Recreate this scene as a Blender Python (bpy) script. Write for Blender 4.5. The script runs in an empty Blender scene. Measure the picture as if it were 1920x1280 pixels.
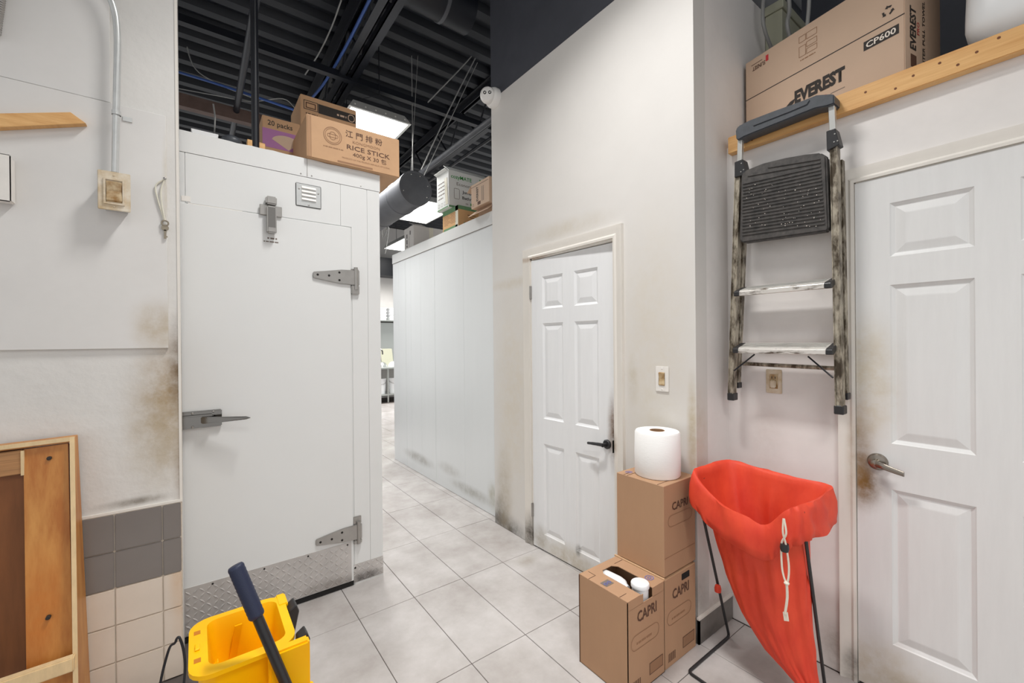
import bpy, bmesh, math, random
from mathutils import Vector as V
from mathutils import noise as mn
random.seed(7)
sc = bpy.context.scene
C = sc.collection

# ------------------------------------------------------------------ camera
F_PX, YAW, PITCH, ROLL, EYE = 793.17, 0.6435, -0.00219, -0.00946, 1.428
_f = V((math.sin(YAW)*math.cos(PITCH), math.cos(YAW)*math.cos(PITCH), math.sin(PITCH)))
_r0 = V((math.cos(YAW), -math.sin(YAW), 0)); _u0 = _r0.cross(_f)
_r = _r0*math.cos(ROLL) + _u0*math.sin(ROLL); _u = _u0*math.cos(ROLL) - _r0*math.sin(ROLL)
cam_d = bpy.data.cameras.new('camera'); cam = bpy.data.objects.new('camera', cam_d); C.objects.link(cam)
cam_d.sensor_width = 36; cam_d.lens = F_PX/1920*36; cam_d.clip_start = .02
from mathutils import Matrix
cam.matrix_world = Matrix(((_r.x, _u.x, -_f.x, 0), (_r.y, _u.y, -_f.y, 0), (_r.z, _u.z, -_f.z, EYE), (0, 0, 0, 1)))
sc.camera = cam
# ------------------------------------------------------------------ world and exposure
w = bpy.data.worlds.new('world'); sc.world = w; w.use_nodes = True
w.node_tree.nodes['Background'].inputs[0].default_value = (1, 1, 1, 1)
w.node_tree.nodes['Background'].inputs[1].default_value = .82
vs = sc.view_settings
vs.view_transform = 'Standard'; vs.look = 'None'; vs.gamma = 1; vs.use_curve_mapping = False
vs.exposure = -0.02
LAMP_MAIN, LAMP_REAR_FILL, LAMP_BACK, LAMP_KITCHEN = 34, 36, 42, 95

# ------------------------------------------------------------------ measuring: a seen point to its place on a known plane
def on(ax, val, x, y):
    d = _f + _r*((x-960)/F_PX) - _u*((y-640)/F_PX); o = V((0, 0, EYE))
    return o + d*((val-o[ax])/d[ax])
def PX(v, x, y): return on(0, v, x, y)
def PY(v, x, y): return on(1, v, x, y)
def PZ(v, x, y): return on(2, v, x, y)
def ray(x, y, d): return V((0, 0, EYE)) + (_f + _r*((x-960)/F_PX) - _u*((y-640)/F_PX))*d

# ------------------------------------------------------------------ materials
def rgb(h): # sRGB 0-255 to linear
    return tuple(((c/255)/12.92 if c/255 <= .04045 else ((c/255+.055)/1.055)**2.4) for c in h) + (1,)
M = {}
def mat(name, col, rough=.5, metal=0, var=0, vscale=6, bump=0, bscale=60, stretch=(1, 1, 1), dark=None, stains=(), emit=0, world=True, spec=.5, detail=4, rnd=0, rp=(.34, .68)):
    m = bpy.data.materials.new(name); m.use_nodes = True; M[name] = m
    t = m.node_tree; b = t.nodes['Principled BSDF']; L = t.links
    c = rgb(col); b.inputs['Base Color'].default_value = c
    b.inputs['Roughness'].default_value = rough; b.inputs['Metallic'].default_value = metal
    b.inputs['Specular IOR Level'].default_value = spec
    if emit:
        b.inputs['Emission Color'].default_value = c; b.inputs['Emission Strength'].default_value = emit
    if not (var or bump or stains or rnd): return m
    if world: pos = t.nodes.new('ShaderNodeNewGeometry').outputs['Position']
    else: pos = t.nodes.new('ShaderNodeTexCoord').outputs['Object']
    mp = t.nodes.new('ShaderNodeMapping'); mp.inputs['Scale'].default_value = stretch; L.new(pos, mp.inputs[0])
    if rnd:
        oi = t.nodes.new('ShaderNodeObjectInfo'); sc_ = t.nodes.new('ShaderNodeMath'); sc_.operation = 'MULTIPLY'; sc_.inputs[1].default_value = 37
        L.new(oi.outputs['Random'], sc_.inputs[0]); L.new(sc_.outputs[0], mp.inputs['Location'])
    cur = None
    if var:
        n = t.nodes.new('ShaderNodeTexNoise'); n.inputs['Scale'].default_value = vscale; n.inputs['Detail'].default_value = detail; n.inputs['Roughness'].default_value = .65
        L.new(mp.outputs[0], n.inputs['Vector'])
        r = t.nodes.new('ShaderNodeValToRGB'); r.color_ramp.elements[0].position = rp[0]; r.color_ramp.elements[1].position = rp[1]
        d = rgb(dark) if dark else tuple(x*(1-var) for x in c[:3]) + (1,)
        r.color_ramp.elements[0].color = d; r.color_ramp.elements[1].color = c
        L.new(n.outputs['Fac'], r.inputs[0]); cur = r.outputs[0]
    for (ctr, rad, scol, st) in stains:
        s = t.nodes.new('ShaderNodeVectorMath'); s.operation = 'SUBTRACT'; s.inputs[1].default_value = ctr; L.new(pos, s.inputs[0])
        q = t.nodes.new('ShaderNodeVectorMath'); q.operation = 'DIVIDE'; q.inputs[1].default_value = rad; L.new(s.outputs[0], q.inputs[0])
        l = t.nodes.new('ShaderNodeVectorMath'); l.operation = 'LENGTH'; L.new(q.outputs[0], l.inputs[0])
        g = t.nodes.new('ShaderNodeMapRange'); g.interpolation_type = 'SMOOTHSTEP'
        g.inputs[1].default_value = 1; g.inputs[2].default_value = .1; g.inputs[3].default_value = 0; g.inputs[4].default_value = st
        L.new(l.outputs['Value'], g.inputs[0])
        n2 = t.nodes.new('ShaderNodeTexNoise'); n2.inputs['Scale'].default_value = 13; n2.inputs['Detail'].default_value = 6; n2.inputs['Roughness'].default_value = .7
        L.new(pos, n2.inputs['Vector'])
        g2 = t.nodes.new('ShaderNodeMapRange'); g2.inputs[1].default_value = .36; g2.inputs[2].default_value = .64; g2.inputs[3].default_value = .45; g2.inputs[4].default_value = 1
        L.new(n2.outputs['Fac'], g2.inputs[0])
        k = t.nodes.new('ShaderNodeMath'); k.operation = 'MULTIPLY'; L.new(g.outputs[0], k.inputs[0]); L.new(g2.outputs[0], k.inputs[1])
        x = t.nodes.new('ShaderNodeMix'); x.data_type = 'RGBA'; x.inputs[7].default_value = rgb(scol)
        L.new(k.outputs[0], x.inputs[0])
        if cur: L.new(cur, x.inputs[6])
        else: x.inputs[6].default_value = c
        cur = x.outputs[2]
    if cur: L.new(cur, b.inputs['Base Color'])
    if bump:
        n3 = t.nodes.new('ShaderNodeTexNoise'); n3.inputs['Scale'].default_value = bscale; n3.inputs['Detail'].default_value = 5
        L.new(mp.outputs[0], n3.inputs['Vector'])
        bp = t.nodes.new('ShaderNodeBump'); bp.inputs['Strength'].default_value = bump; bp.inputs['Distance'].default_value = .004
        L.new(n3.outputs['Fac'], bp.inputs['Height']); L.new(bp.outputs[0], b.inputs['Normal'])
    return m

BR, DK = (128, 98, 58), (58, 48, 40)
mat('wall_left_paint', (222, 220, 216), .45, var=.07, vscale=3, bump=.6, bscale=24, stains=[
    ((-.08, 2.33, 1.20), (.19, .3, .34), (158, 130, 86), .9), ((-.05, 2.33, 1.32), (.06, .3, .34), (98, 72, 40), .85),
    ((-.12, 2.33, 1.02), (.16, .3, .3), (176, 160, 132), .7), ((-.05, 2.33, .88), (.04, .3, .26), BR, .6),
    ((-.20, 2.33, .78), (.16, .3, .025), (120, 112, 100), .8)])
mat('board_paint', (223, 221, 218), .42, var=.05, vscale=4, bump=.1, bscale=20, stains=[((-.12, 2.3, 1.5), (.12, .3, .16), (176, 156, 122), .7), ((-.09, 2.3, 2.1), (.02, .3, .3), (190, 176, 150), .5)])
mat('corridor_paint', (219, 216, 212), .5, var=.035, vscale=3, bump=.12, bscale=12, stains=[
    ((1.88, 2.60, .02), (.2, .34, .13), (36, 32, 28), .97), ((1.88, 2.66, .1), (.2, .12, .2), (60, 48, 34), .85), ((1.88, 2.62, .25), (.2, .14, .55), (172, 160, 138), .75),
    ((1.88, 2.5, 1.85), (.2, .4, .06), (200, 190, 172), .6), ((1.88, 1.95, 2.13), (.2, .55, .09), (200, 192, 178), .7), ((1.88, 2.5, 1.0), (.2, .3, 1.1), (212, 203, 188), .8), ((1.88, 1.3, 1.4), (.2, .3, .9), (212, 204, 190), .7), ((1.88, 1.09, .95), (.2, .04, .4), (172, 150, 100), .7),
    ((1.88, 1.43, 1.2), (.2, .05, .2), (190, 180, 160), .5), ((1.88, 1.3, 1.0), (.2, .2, .25), (206, 200, 186), .5), ((1.88, 1.09, .2), (.2, .05, .2), (110, 100, 85), .6)])
mat('alcove_paint', (234, 230, 227), .5, var=.07, vscale=4, bump=.12, bscale=14, stains=[
    ((2.19, .9, .95), (.2, .12, .3), (200, 190, 184), .5), ((2.19, .6, .1), (.3, .12, .16), (110, 96, 84), .7), ((2.05, 1.07, .14), (.2, .2, .08), (150, 136, 120), .5)])
mat('door_paint', (234, 235, 236), .38, var=.03, vscale=5, bump=.06, bscale=40, stretch=(1, 6, .7), stains=[
    ((1.86, 1.585, .90), (.2, .055, .30), (110, 72, 26), .95), ((1.86, 1.57, .86), (.2, .03, .16), (46, 30, 16), .8),
    ((1.87, 1.9, .03), (.2, .5, .14), (188, 178, 158), .9), ((1.87, 1.86, .12), (.2, .03, .05), (60, 54, 48), .85), ((1.87, 2.2, .08), (.2, .1, .12), (150, 138, 116), .7)])
mat('door_paint_worn', (224, 224, 223), .38, var=.04, vscale=5, bump=.06, bscale=40, stretch=(1, 6, .7), stains=[
    ((2.17, .525, .83), (.2, .10, .14), (104, 76, 36), 1.0), ((2.17, .545, .95), (.2, .08, .32), (136, 104, 58), .95), ((2.17, .51, 1.25), (.2, .13, .36), (196, 180, 150), .8),
    ((2.17, .5, .08), (.2, .3, .2), (190, 176, 152), .8), ((2.17, .3, .05), (.2, .3, .12), (170, 158, 138), .7)])
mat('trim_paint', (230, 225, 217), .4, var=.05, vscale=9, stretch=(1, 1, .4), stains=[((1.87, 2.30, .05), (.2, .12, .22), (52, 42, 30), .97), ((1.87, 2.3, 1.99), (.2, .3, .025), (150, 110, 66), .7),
    ((1.87, 1.55, .84), (.2, .03, .1), (120, 86, 50), .7), ((2.17, .56, .9), (.2, .03, .3), (170, 150, 120), .6), ((2.17, .56, .05), (.2, .06, .15), (80, 70, 60), .8)])
mat('cooler_white', (224, 225, 224), .32, var=.02, vscale=2, bump=.02, bscale=3)
mat('cooler_panel', (224, 227, 228), .28, var=.02, vscale=2, bump=.03, bscale=4, stretch=(1, 4, .3), stains=[
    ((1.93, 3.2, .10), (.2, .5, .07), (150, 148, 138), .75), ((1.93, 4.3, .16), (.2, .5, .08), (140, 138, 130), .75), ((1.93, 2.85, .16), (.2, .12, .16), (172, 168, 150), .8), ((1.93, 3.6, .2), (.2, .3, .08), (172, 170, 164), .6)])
mat('floor_tile', (198, 194, 192), .2, var=.12, vscale=2.6, dark=(168, 162, 158), bump=.02, bscale=12, detail=7, stains=[((1.72, 2.15, 0), (.12, .09, .2), (160, 152, 140), .7)])
mat('grout', (92, 84, 80), .8, var=.2, vscale=12)
mat('wall_tile_grey', (128, 122, 118), .18, var=.04, vscale=9)
mat('wall_tile_beige', (222, 210, 196), .16, var=.05, vscale=7, stains=[((-.06, 2.33, .45), (.05, .2, .4), (210, 172, 132), .6)])
mat('tile_grout', (214, 202, 186), .8, var=.2, vscale=20)
mat('base_grey', (126, 121, 116), .4, var=.2, vscale=10, stains=[((1.9, 1.07, .02), (.3, .2, .05), (50, 44, 38), .7)])
mat('black_paint', (72, 74, 82), .6, var=.15, vscale=5)
mat('black_deck', (12, 18, 29), .5, var=.25, vscale=3)
mat('black_steel', (25, 28, 36), .4, var=.2, vscale=8)
mat('black_duct', (92, 94, 99), .5, metal=.0, var=.2, vscale=6, bump=.04, bscale=9)
mat('rust_steel', (104, 84, 76), .6, var=.3, vscale=10)
mat('copper_red', (130, 62, 46), .5)
mat('galvanised', (206, 208, 207), .35, metal=.4, var=.1, vscale=20)
mat('chrome', (132, 129, 125), .13, metal=1)
mat('steel_satin', (172, 169, 165), .3, metal=.75, var=.1, vscale=18)
mat('nickel', (150, 142, 132), .3, metal=1)
mat('stainless', (186, 190, 186), .3, metal=.8)
mat('tread_plate', (202, 198, 195), .34, metal=.4, var=.14, vscale=14, stains=[((.8, 2.55, .03), (.14, .2, .05), (40, 34, 30), .95), ((.6, 2.55, .05), (.25, .2, .05), (110, 100, 92), .6)])
mat('dark_gap', (22, 20, 19), .9)
mat('black_screw', (40, 38, 36), .4, metal=.5)
CB = (180, 142, 110)
mat('cardboard', CB, .75, var=.06, vscale=9, stretch=(1, 1, .3))
mat('cardboard_edge', (206, 170, 132), .8, var=.12, vscale=30)
mat('cardboard_rice', (196, 156, 118), .7, var=.07, vscale=8)
mat('cardboard_pale', (204, 176, 152), .7, var=.04, vscale=6)
mat('cardboard_orange', (212, 168, 118), .7, var=.08, vscale=9)
mat('carton_white', (226, 228, 226), .55, var=.04, vscale=9)
mat('carton_green', (104, 146, 104), .55, var=.1, vscale=20)
mat('carton_grey', (206, 202, 198), .6, var=.05, vscale=10)
mat('ink_brown', (92, 62, 46), .7)
mat('ink_light_brown', (150, 112, 82), .7)
mat('ink_black', (48, 42, 38), .7)
mat('ink_green', (44, 150, 58), .6)
mat('ink_red', (196, 44, 52), .6)
mat('ink_purple', (168, 108, 160), .6)
mat('ink_blue', (96, 104, 176), .6)
mat('ink_grey', (120, 108, 100), .6)
mat('paper_pale', (236, 226, 214), .6)
mat('tape_clear', (228, 224, 208), .2, var=.1, vscale=20)
mat('pine', (232, 186, 124), .5, var=.14, vscale=5, dark=(212, 158, 96), stretch=(2, .6, 14), bump=.05)
mat('pine_knot', (110, 62, 30), .6)
mat('ply_face', (206, 146, 76), .42, var=.2, vscale=4, dark=(176, 108, 46), stretch=(6, 6, .8), bump=.08, stains=[((-.45, 2.2, .5), (.1, .3, .3), (200, 116, 40), .7)])
mat('ply_dark', (140, 86, 46), .5, var=.25, vscale=5, stretch=(6, 6, .7))
mat('ply_edge', (232, 204, 158), .6, var=.15, vscale=12, stretch=(3, 3, 1))
mat('ply_block', (190, 140, 92), .6, var=.35, vscale=4, stretch=(1, 1, 40))
mat('red_fabric', (232, 78, 46), .6, var=.1, vscale=7, dark=(214, 58, 36), bump=.75, bscale=13, stretch=(1, 1, .6))
mat('cord_cotton', (226, 216, 200), .8)
mat('black_plastic', (38, 38, 40), .4)
mat('black_plastic_worn', (70, 74, 80), .45, var=.25, vscale=30, bump=.1, bscale=80)
mat('platform_rubber', (82, 78, 75), .6, var=.35, vscale=40, detail=8, dark=(52, 50, 49))
mat('alu_bright', (214, 214, 210), .3, metal=.7, var=.05, vscale=20)
mat('alu_worn', (178, 169, 152), .4, metal=.25, var=.5, vscale=26, dark=(74, 63, 48), detail=9, stretch=(1, 1, .4), rp=(.42, .58))
mat('step_worn', (216, 212, 206), .35, metal=.3, var=.5, vscale=20, dark=(84, 72, 58), detail=9, stretch=(1, .5, 2), rp=(.36, .5))
mat('yellow_plastic', (254, 200, 2), .42, var=.06, vscale=4, dark=(250, 184, 0), spec=.3)
mat('navy_grip', (33, 41, 66), .5, bump=.2, bscale=300)
mat('handle_black', (36, 36, 38), .3)
mat('tissue', (246, 245, 243), .85, bump=.15, bscale=60, stretch=(1, 1, 3))
mat('yellow_shade', (196, 118, 12), .5)  # yellow plastic darkened to stand for shade inside the rim slots
mat('tissue_core', (158, 122, 88), .8)
mat('plate_ivory', (224, 214, 196), .35, var=.25, vscale=14, dark=(190, 164, 122), detail=5)
mat('switch_brown', (206, 186, 150), .35, var=.4, vscale=30, dark=(150, 112, 62))
mat('plate_white', (236, 232, 226), .35, var=.06, vscale=20)
mat('cam_white', (236, 234, 231), .35)
mat('lens_black', (16, 16, 18), .15)
mat('white_plastic', (238, 239, 240), .4)
mat('blue_cable', (52, 84, 150), .5)
mat('white_cable', (150, 150, 148), .5)
mat('lamp_white', (255, 253, 248), .5, emit=9)
mat('lamp_housing', (214, 214, 210), .4, metal=.3)
mat('green_grey', (172, 172, 152), .5)
mat('clear_bag', (240, 242, 243), .3, bump=.15, bscale=14)
mat('key_brass', (150, 140, 124), .35, metal=.9)

# ------------------------------------------------------------------ mesh building
class MB:
    def __init__(s): s.v = []; s.f = []
    def add(s, vs_, fs):
        o = len(s.v); s.v += [V(p) for p in vs_]; s.f += [tuple(i+o for i in f) for f in fs]; return s
    def box(s, x0, x1, y0, y1, z0, z1):
        x0, x1 = min(x0, x1), max(x0, x1); y0, y1 = min(y0, y1), max(y0, y1); z0, z1 = min(z0, z1), max(z0, z1)
        return s.add([(x0, y0, z0), (x1, y0, z0), (x1, y1, z0), (x0, y1, z0), (x0, y0, z1), (x1, y0, z1), (x1, y1, z1), (x0, y1, z1)],
              [(0, 3, 2, 1), (4, 5, 6, 7), (0, 1, 5, 4), (1, 2, 6, 5), (2, 3, 7, 6), (3, 0, 4, 7)])
    def obox(s, o, a, b, c): # box from a corner and three edge vectors
        o, a, b, c = V(o), V(a), V(b), V(c)
        if a.cross(b).dot(c) < 0: a, b = b, a
        return s.add([o, o+a, o+a+b, o+b, o+c, o+a+c, o+a+b+c, o+b+c],
              [(0, 3, 2, 1), (4, 5, 6, 7), (0, 1, 5, 4), (1, 2, 6, 5), (2, 3, 7, 6), (3, 0, 4, 7)])
    def prism(s, pts, ext): # planar polygon extruded by a vector
        pts = [V(p) for p in pts]; e = V(ext); n = len(pts)
        nn = V((0, 0, 0))
        for i in range(n): nn += pts[i].cross(pts[(i+1) % n])
        if nn.dot(e) > 0: pts = pts[::-1]
        vs_ = pts + [p+e for p in pts]
        fs = [tuple(range(n)), tuple(range(2*n-1, n-1, -1))] + [(i, i+n, (i+1) % n+n, (i+1) % n)[::1] for i in range(n)]
        fs = fs[:2] + [((i+1) % n, i, i+n, (i+1) % n+n)[::-1][::-1] for i in range(n)]
        return s.add(vs_, fs)
    def loops(s, loops, cap0=False, cap1=False, closed=True):
        n = len(loops[0]); o = len(s.v)
        for l in loops: s.v += [V(p) for p in l]
        m = n if closed else n-1
        for k in range(len(loops)-1):
            for i in range(m):
                a = o+k*n+i; b = o+k*n+(i+1) % n
                s.f.append((a, b, b+n, a+n))
        if cap0: s.f.append(tuple(o+i for i in range(n))[::-1])
        if cap1: s.f.append(tuple(o+(len(loops)-1)*n+i for i in range(n)))
        return s
    def tube(s, pts, r, n=10, cap=True):
        pts = [V(p) for p in pts]; L = []
        t = (pts[1]-pts[0]).normalized(); a = t.orthogonal().normalized()
        for i, p in enumerate(pts):
            if i == 0: d = (pts[1]-p)
            elif i == len(pts)-1: d = p-pts[i-1]
            else: d = (pts[i+1]-p).normalized() + (p-pts[i-1]).normalized()
            d = d.normalized() if d.length > 1e-9 else t
            a = (a - d*a.dot(d)); a = a.normalized() if a.length > 1e-6 else d.orthogonal().normalized()
            b = d.cross(a); rr = r[i] if isinstance(r, (list, tuple)) else r
            L.append([p + a*(rr*math.cos(2*math.pi*k/n)) + b*(rr*math.sin(2*math.pi*k/n)) for k in range(n)])
        return s.loops(L, cap, cap)
    def lathe(s, base, axis, prof, n=32, cap=True): # prof: (radius, distance along axis)
        base, ax = V(base), V(axis).normalized(); a = ax.orthogonal().normalized(); b = ax.cross(a)
        L = [[base + ax*h + (a*math.cos(2*math.pi*k/n) + b*math.sin(2*math.pi*k/n))*max(r, 1e-5) for k in range(n)] for r, h in prof]
        return s.loops(L, cap, cap)
    def build(s, name, m, parent=None, smooth=False, bevel=0, kind=None, shadeang=40, seg=1):
        off = origin(parent)
        me = bpy.data.meshes.new(name); me.from_pydata([p-off for p in s.v], [], s.f); me.update()
        bm = bmesh.new(); bm.from_mesh(me)
        bmesh.ops.remove_doubles(bm, verts=bm.verts, dist=1e-6)
        if bevel:
            es = [e for e in bm.edges if len(e.link_faces) == 2 and e.calc_face_angle(0) > .5]
            bmesh.ops.bevel(bm, geom=es, offset=bevel, segments=seg, affect='EDGES', clamp_overlap=True)
        bmesh.ops.recalc_face_normals(bm, faces=bm.faces)
        bm.to_mesh(me); bm.free()
        if smooth:
            me.polygons.foreach_set('use_smooth', [True]*len(me.polygons)); me.set_sharp_from_angle(angle=math.radians(shadeang))
        me.materials.append(M[m])
        o = bpy.data.objects.new(name, me); C.objects.link(o)
        if parent: o.parent = parent
        if kind: o['kind'] = kind
        return o
def origin(p):
    o = V((0, 0, 0))
    while p: o += p.location; p = p.parent
    return o
def tag(o, label, cat, group=None):
    o['label'] = label; o['category'] = cat
    if group: o['group'] = group
    return o
def thing(name, loc, label, cat, group=None):
    o = bpy.data.objects.new(name, None); C.objects.link(o); o.location = loc; o.empty_display_size = .05
    return tag(o, label, cat, group)
def struct(name, mb, m, **k): return mb.build(name, m, kind='structure', **k)
def box(*a): return MB().box(*a)
def bez(pts, n=8): # Catmull-Rom through points
    P = [V(p) for p in pts]; P = [P[0]*2-P[1]] + P + [P[-1]*2-P[-2]]; out = []
    for i in range(1, len(P)-2):
        for k in range(n):
            t = k/n; a, b, c, d = P[i-1], P[i], P[i+1], P[i+2]
            out.append(.5*((2*b) + (c-a)*t + (2*a-5*b+4*c-d)*t*t + (3*b-a-3*c+d)*t**3))
    return out + [P[-2]]
def text(s, parent, o, u, v, h, m, width=None, bold=.0, name='lettering', align='LEFT'):
    cu = bpy.data.curves.new('t', 'FONT'); cu.body = s; cu.size = 1; cu.offset = bold; cu.resolution_u = 2; cu.align_x = align
    ob = bpy.data.objects.new('t', cu); C.objects.link(ob)
    dg = bpy.context.evaluated_depsgraph_get()
    me = bpy.data.meshes.new_from_object(ob.evaluated_get(dg)); bpy.data.objects.remove(ob); bpy.data.curves.remove(cu)
    xs = [p.co.x for p in me.vertices]; 
    if not xs: return None
    ys = [p.co.y for p in me.vertices]
    sy = h/.70; sx = sy if not width else width/(max(xs)-min(xs))
    x0 = min(xs) if align == 'LEFT' else 0
    o, u, v = V(o), V(u).normalized(), V(v).normalized(); n = u.cross(v); off = origin(parent)
    for p in me.vertices:
        c = p.co; p.co = o + u*((c.x-x0)*sx) + v*(c.y*sy) + n*.0012 - off
    me.name = name; me.materials.clear(); me.materials.append(M[m])
    ob = bpy.data.objects.new(name, me); C.objects.link(ob); ob.parent = parent
    return ob
def patch(parent, o, u, v, wd, ht, m, name='printed_mark', lift=.001): # flat print on a face
    o, u, v = V(o), V(u).normalized(), V(v).normalized(); n = u.cross(v)
    return MB().obox(o+n*lift*.2, u*wd, v*ht, n*lift*.6).build(name, m, parent)
def outline(parent, o, u, v, wd, ht, t, m, name='printed_outline', rad=0):
    o, u, v = V(o), V(u).normalized(), V(v).normalized(); n = u.cross(v)
    def lp(i):
        r = max(rad-i, 0); pts = []
        for cx, cy, a0 in ((wd-i-r, i+r, -90), (wd-i-r, ht-i-r, 0), (i+r, ht-i-r, 90), (i+r, i+r, 180)):
            for k in range(7 if rad else 1):
                a = math.radians(a0+k*15); pts.append(o + u*(cx+r*math.cos(a)) + v*(cy+r*math.sin(a)) + n*.001)
        return pts
    return MB().loops([lp(0), lp(t)]).build(name, m, parent)

def smudge(parent, o, u, v, wd, h, m): # a row of print too small to read: short dashes
    o, u, v = V(o), V(u).normalized(), V(v).normalized(); n = u.cross(v); x = 0; mb = MB(); k = 0
    while x < wd-.004:
        l = min(h*(.8+.9*((k*5) % 4)), wd-x); mb.obox(o+u*x+n*.0004, u*l, v*h*.75, n*.0005); x += l+h*.45; k += 1
    return mb.build('small_print', m, parent)
X, Y, Z = V((1, 0, 0)), V((0, 1, 0)), V((0, 0, 1))
# ================================================================== SETTING
# floor: slab with tiles 0.304 x 0.612
fl = struct('floor', box(-3, 6, -2.5, 11.2, -.08, -.003), 'grout')
TX0, TY0, TW, TL_ = .66545-3*.30369, 2.22306-4*.61207, .30369, .61207
tile_me = None; ntile = 0
for i in range(16):
    for j in range(18):
        x = TX0+(i-2)*TW; y = TY0+(j-2)*TL_
        if x > 2.1 and y < 4.5: continue
        if y > 1.7 and y < 4.5 and x+TW < .6: continue
        if y >= 4.5 and x < .5+.28*(y-4.5): continue
        if x > 2.9 and y < 6.5: continue
        if y < 0 and x < 0: continue
        g = .0016
        if tile_me is None:
            o = MB().box(g, TW-g, g, TL_-g, -.008, 0).build('tile', 'floor_tile', fl, bevel=.0012); tile_me = o.data
        else:
            o = bpy.data.objects.new('tile', tile_me); C.objects.link(o); o.parent = fl
        o.location = (x, y, random.uniform(-.0004, .0004)); ntile += 1
# left wall with tile wainscot
WLY = 2.33
wl = struct('wall_left', box(-2.2, -.05, WLY, WLY+.2, 0, 4.36), 'wall_left_paint')
ts = .1487
gme = {}
MB().box(-1.3, -.0505, WLY-.004, WLY, 0, .748).build('grout_bed', 'tile_grout', wl)
for r in range(5):
    for c in range(8):
        x1 = -.1165-(c-1)*ts; x0 = x1-ts
        if c == 0: x0, x1 = -.1165, -.053
        z1 = .744-r*ts; z0 = z1-ts
        MB().box(x0+.0015, x1-.0015, WLY-.010, WLY-.001, max(z0+.0015, 0), z1-.0015).build('tile', 'wall_tile_grey' if r < 2 else 'wall_tile_beige', wl, bevel=.0025, seg=2)
# raised painted boards on the left wall
MB().box(-1.6, -.09, WLY-.014, WLY, 1.41, 2.395).build('painted_board', 'board_paint', wl, bevel=.0015)
MB().box(-1.6, -.262, WLY-.007, WLY, 2.399, 3.4).build('painted_board', 'board_paint', wl, bevel=.0015)
MB().box(-.058, -.0485, WLY-.003, WLY+.01, .745, 3.6).build('corner_bead', 'trim_paint', wl)
MB().box(-1.3, -.05, WLY-.006, WLY, .746, .756).build('tile_cap', 'trim_paint', wl)

# corridor wall with the small door opening
CX, CY0, CY1 = 1.88, 1.07, 2.75
D1H, D1L, D1T = 2.284, 1.545, 1.995
wc = MB().box(CX, CX+.1, CY0, D1L, 0, 3.31).box(CX, CX+.1, D1H, CY1, 0, 3.31).box(CX, CX+.1, D1L, D1H, D1T, 3.31)
struct('wall_corridor', wc, 'corridor_paint')
struct('wall_upper_black', box(CX, CX+.1, CY0, CY1+.002, 3.31, 4.36), 'black_paint')
struct('wall_alcove_return', box(CX+.1, 3.3, CY0, CY0+.1, 0, 3.30), 'alcove_paint')
# the alcove face of the corner (the corridor wall's end) carries the corridor wall's paint
RX = 2.19
D2L, D2R, D2T = .548, -.214, 2.065
wr = MB().box(RX, RX+.1, D2L, CY0, 0, 2.40).box(RX, RX+.1, -1.6, D2R, 0, 2.40).box(RX, RX+.1, D2R, D2L, D2T, 2.40)
struct('wall_right', wr, 'alcove_paint')
struct('wall_loft_back', box(3.2, 3.3, -1.6, CY0, 2.36, 4.36), 'black_paint')
struct('wall_loft_side', box(2.3, 3.3, -1.7, -1.6, 2.36, 4.36), 'black_paint')
struct('trim_loft_floor', box(RX+.1, 3.2, -1.6, CY0, 2.33, 2.40), 'black_paint')
struct('wall_restroom_back', box(3.0, 3.1, CY0+.1, CY1, 0, 3.31), 'corridor_paint')
struct('wall_restroom_side', box(CX+.1, 3.1, CY1-.1, CY1, 0, 3.31), 'corridor_paint')
# baseboards
bb = MB().box(CX-.012, CX, CY0-.012, 1.475, 0, .115)
struct('baseboard_corridor', bb, 'base_grey', bevel=.002)
struct('baseboard_alcove', MB().box(CX-.012, RX, CY0-.012, CY0, 0, .115), 'base_grey', bevel=.002)
struct('trim_alcove_cap', MB().box(CX-.014, RX, CY0-.014, CY0, .115, .124), 'trim_paint')
# back of the kitchen
struct('wall_kitchen', box(1.5, 6, 10.6, 10.7, 0, 4.36), 'corridor_paint')
struct('wall_kitchen_bulkhead', box(1.5, 6, 10.2, 10.6, 3.06, 3.5), 'black_steel')
# corrugated ceiling deck
DZ = 4.36; pitch = .235
ys = -2.0; prof = []
while ys < 11.2:
    prof += [(ys, DZ), (ys+.085, DZ), (ys+.115, DZ+.06), (ys+.205, DZ+.06)]; ys += pitch
prof.append((ys, DZ))
md = MB().loops([[V((xx, a, b)) for a, b in prof] for xx in (-3, 6)], closed=False)
struct('ceiling', md, 'black_deck')

# ------------------------------------------------------------------ trims and doors
def casing_profile(): # (distance from opening edge, projection)
    return [(0, 0), (0, .012), (.012, .014), (.022, .009), (.04, .013), (.058, .019), (.066, .02), (.068, 0)]
def casing(name, x, yl, yr, zt, wd=None, parent=None):
    pr = casing_profile(); k = (wd or .068)/.068
    m = MB()
    path = [((yl, 0), (1, 0)), ((yl, zt), (1, 1)), ((yr, zt), (-1, 1)), ((yr, 0), (-1, 0))]
    L = []
    for (yy, zz), (sy, sz) in path:
        L.append([V((x-p, yy+sy*d*k, zz+sz*d*k)) for d, p in pr])
    m.loops(L, True, True, closed=False)
    return m.build(name, 'trim_paint', parent, smooth=True, shadeang=25)
t1 = casing('trim_1', CX, D1H-.004, D1L+.004, D1T); t1['kind'] = 'structure'
t2 = casing('trim_2', RX, D2L, D2R, D2T, .058); t2['kind'] = 'structure'
jb = MB().box(CX, CX+.1, D1L, D1L+.012, 0, D1T).box(CX, CX+.1, D1H-.012, D1H, 0, D1T).box(CX, CX+.1, D1L, D1H, D1T-.012, D1T)
jb.build('jamb', 'trim_paint', t1)
MB().box(CX+.045, CX+.06, D1L+.012, D1L+.024, 0, D1T-.012).build('door_stop', 'trim_paint', t1)
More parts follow.
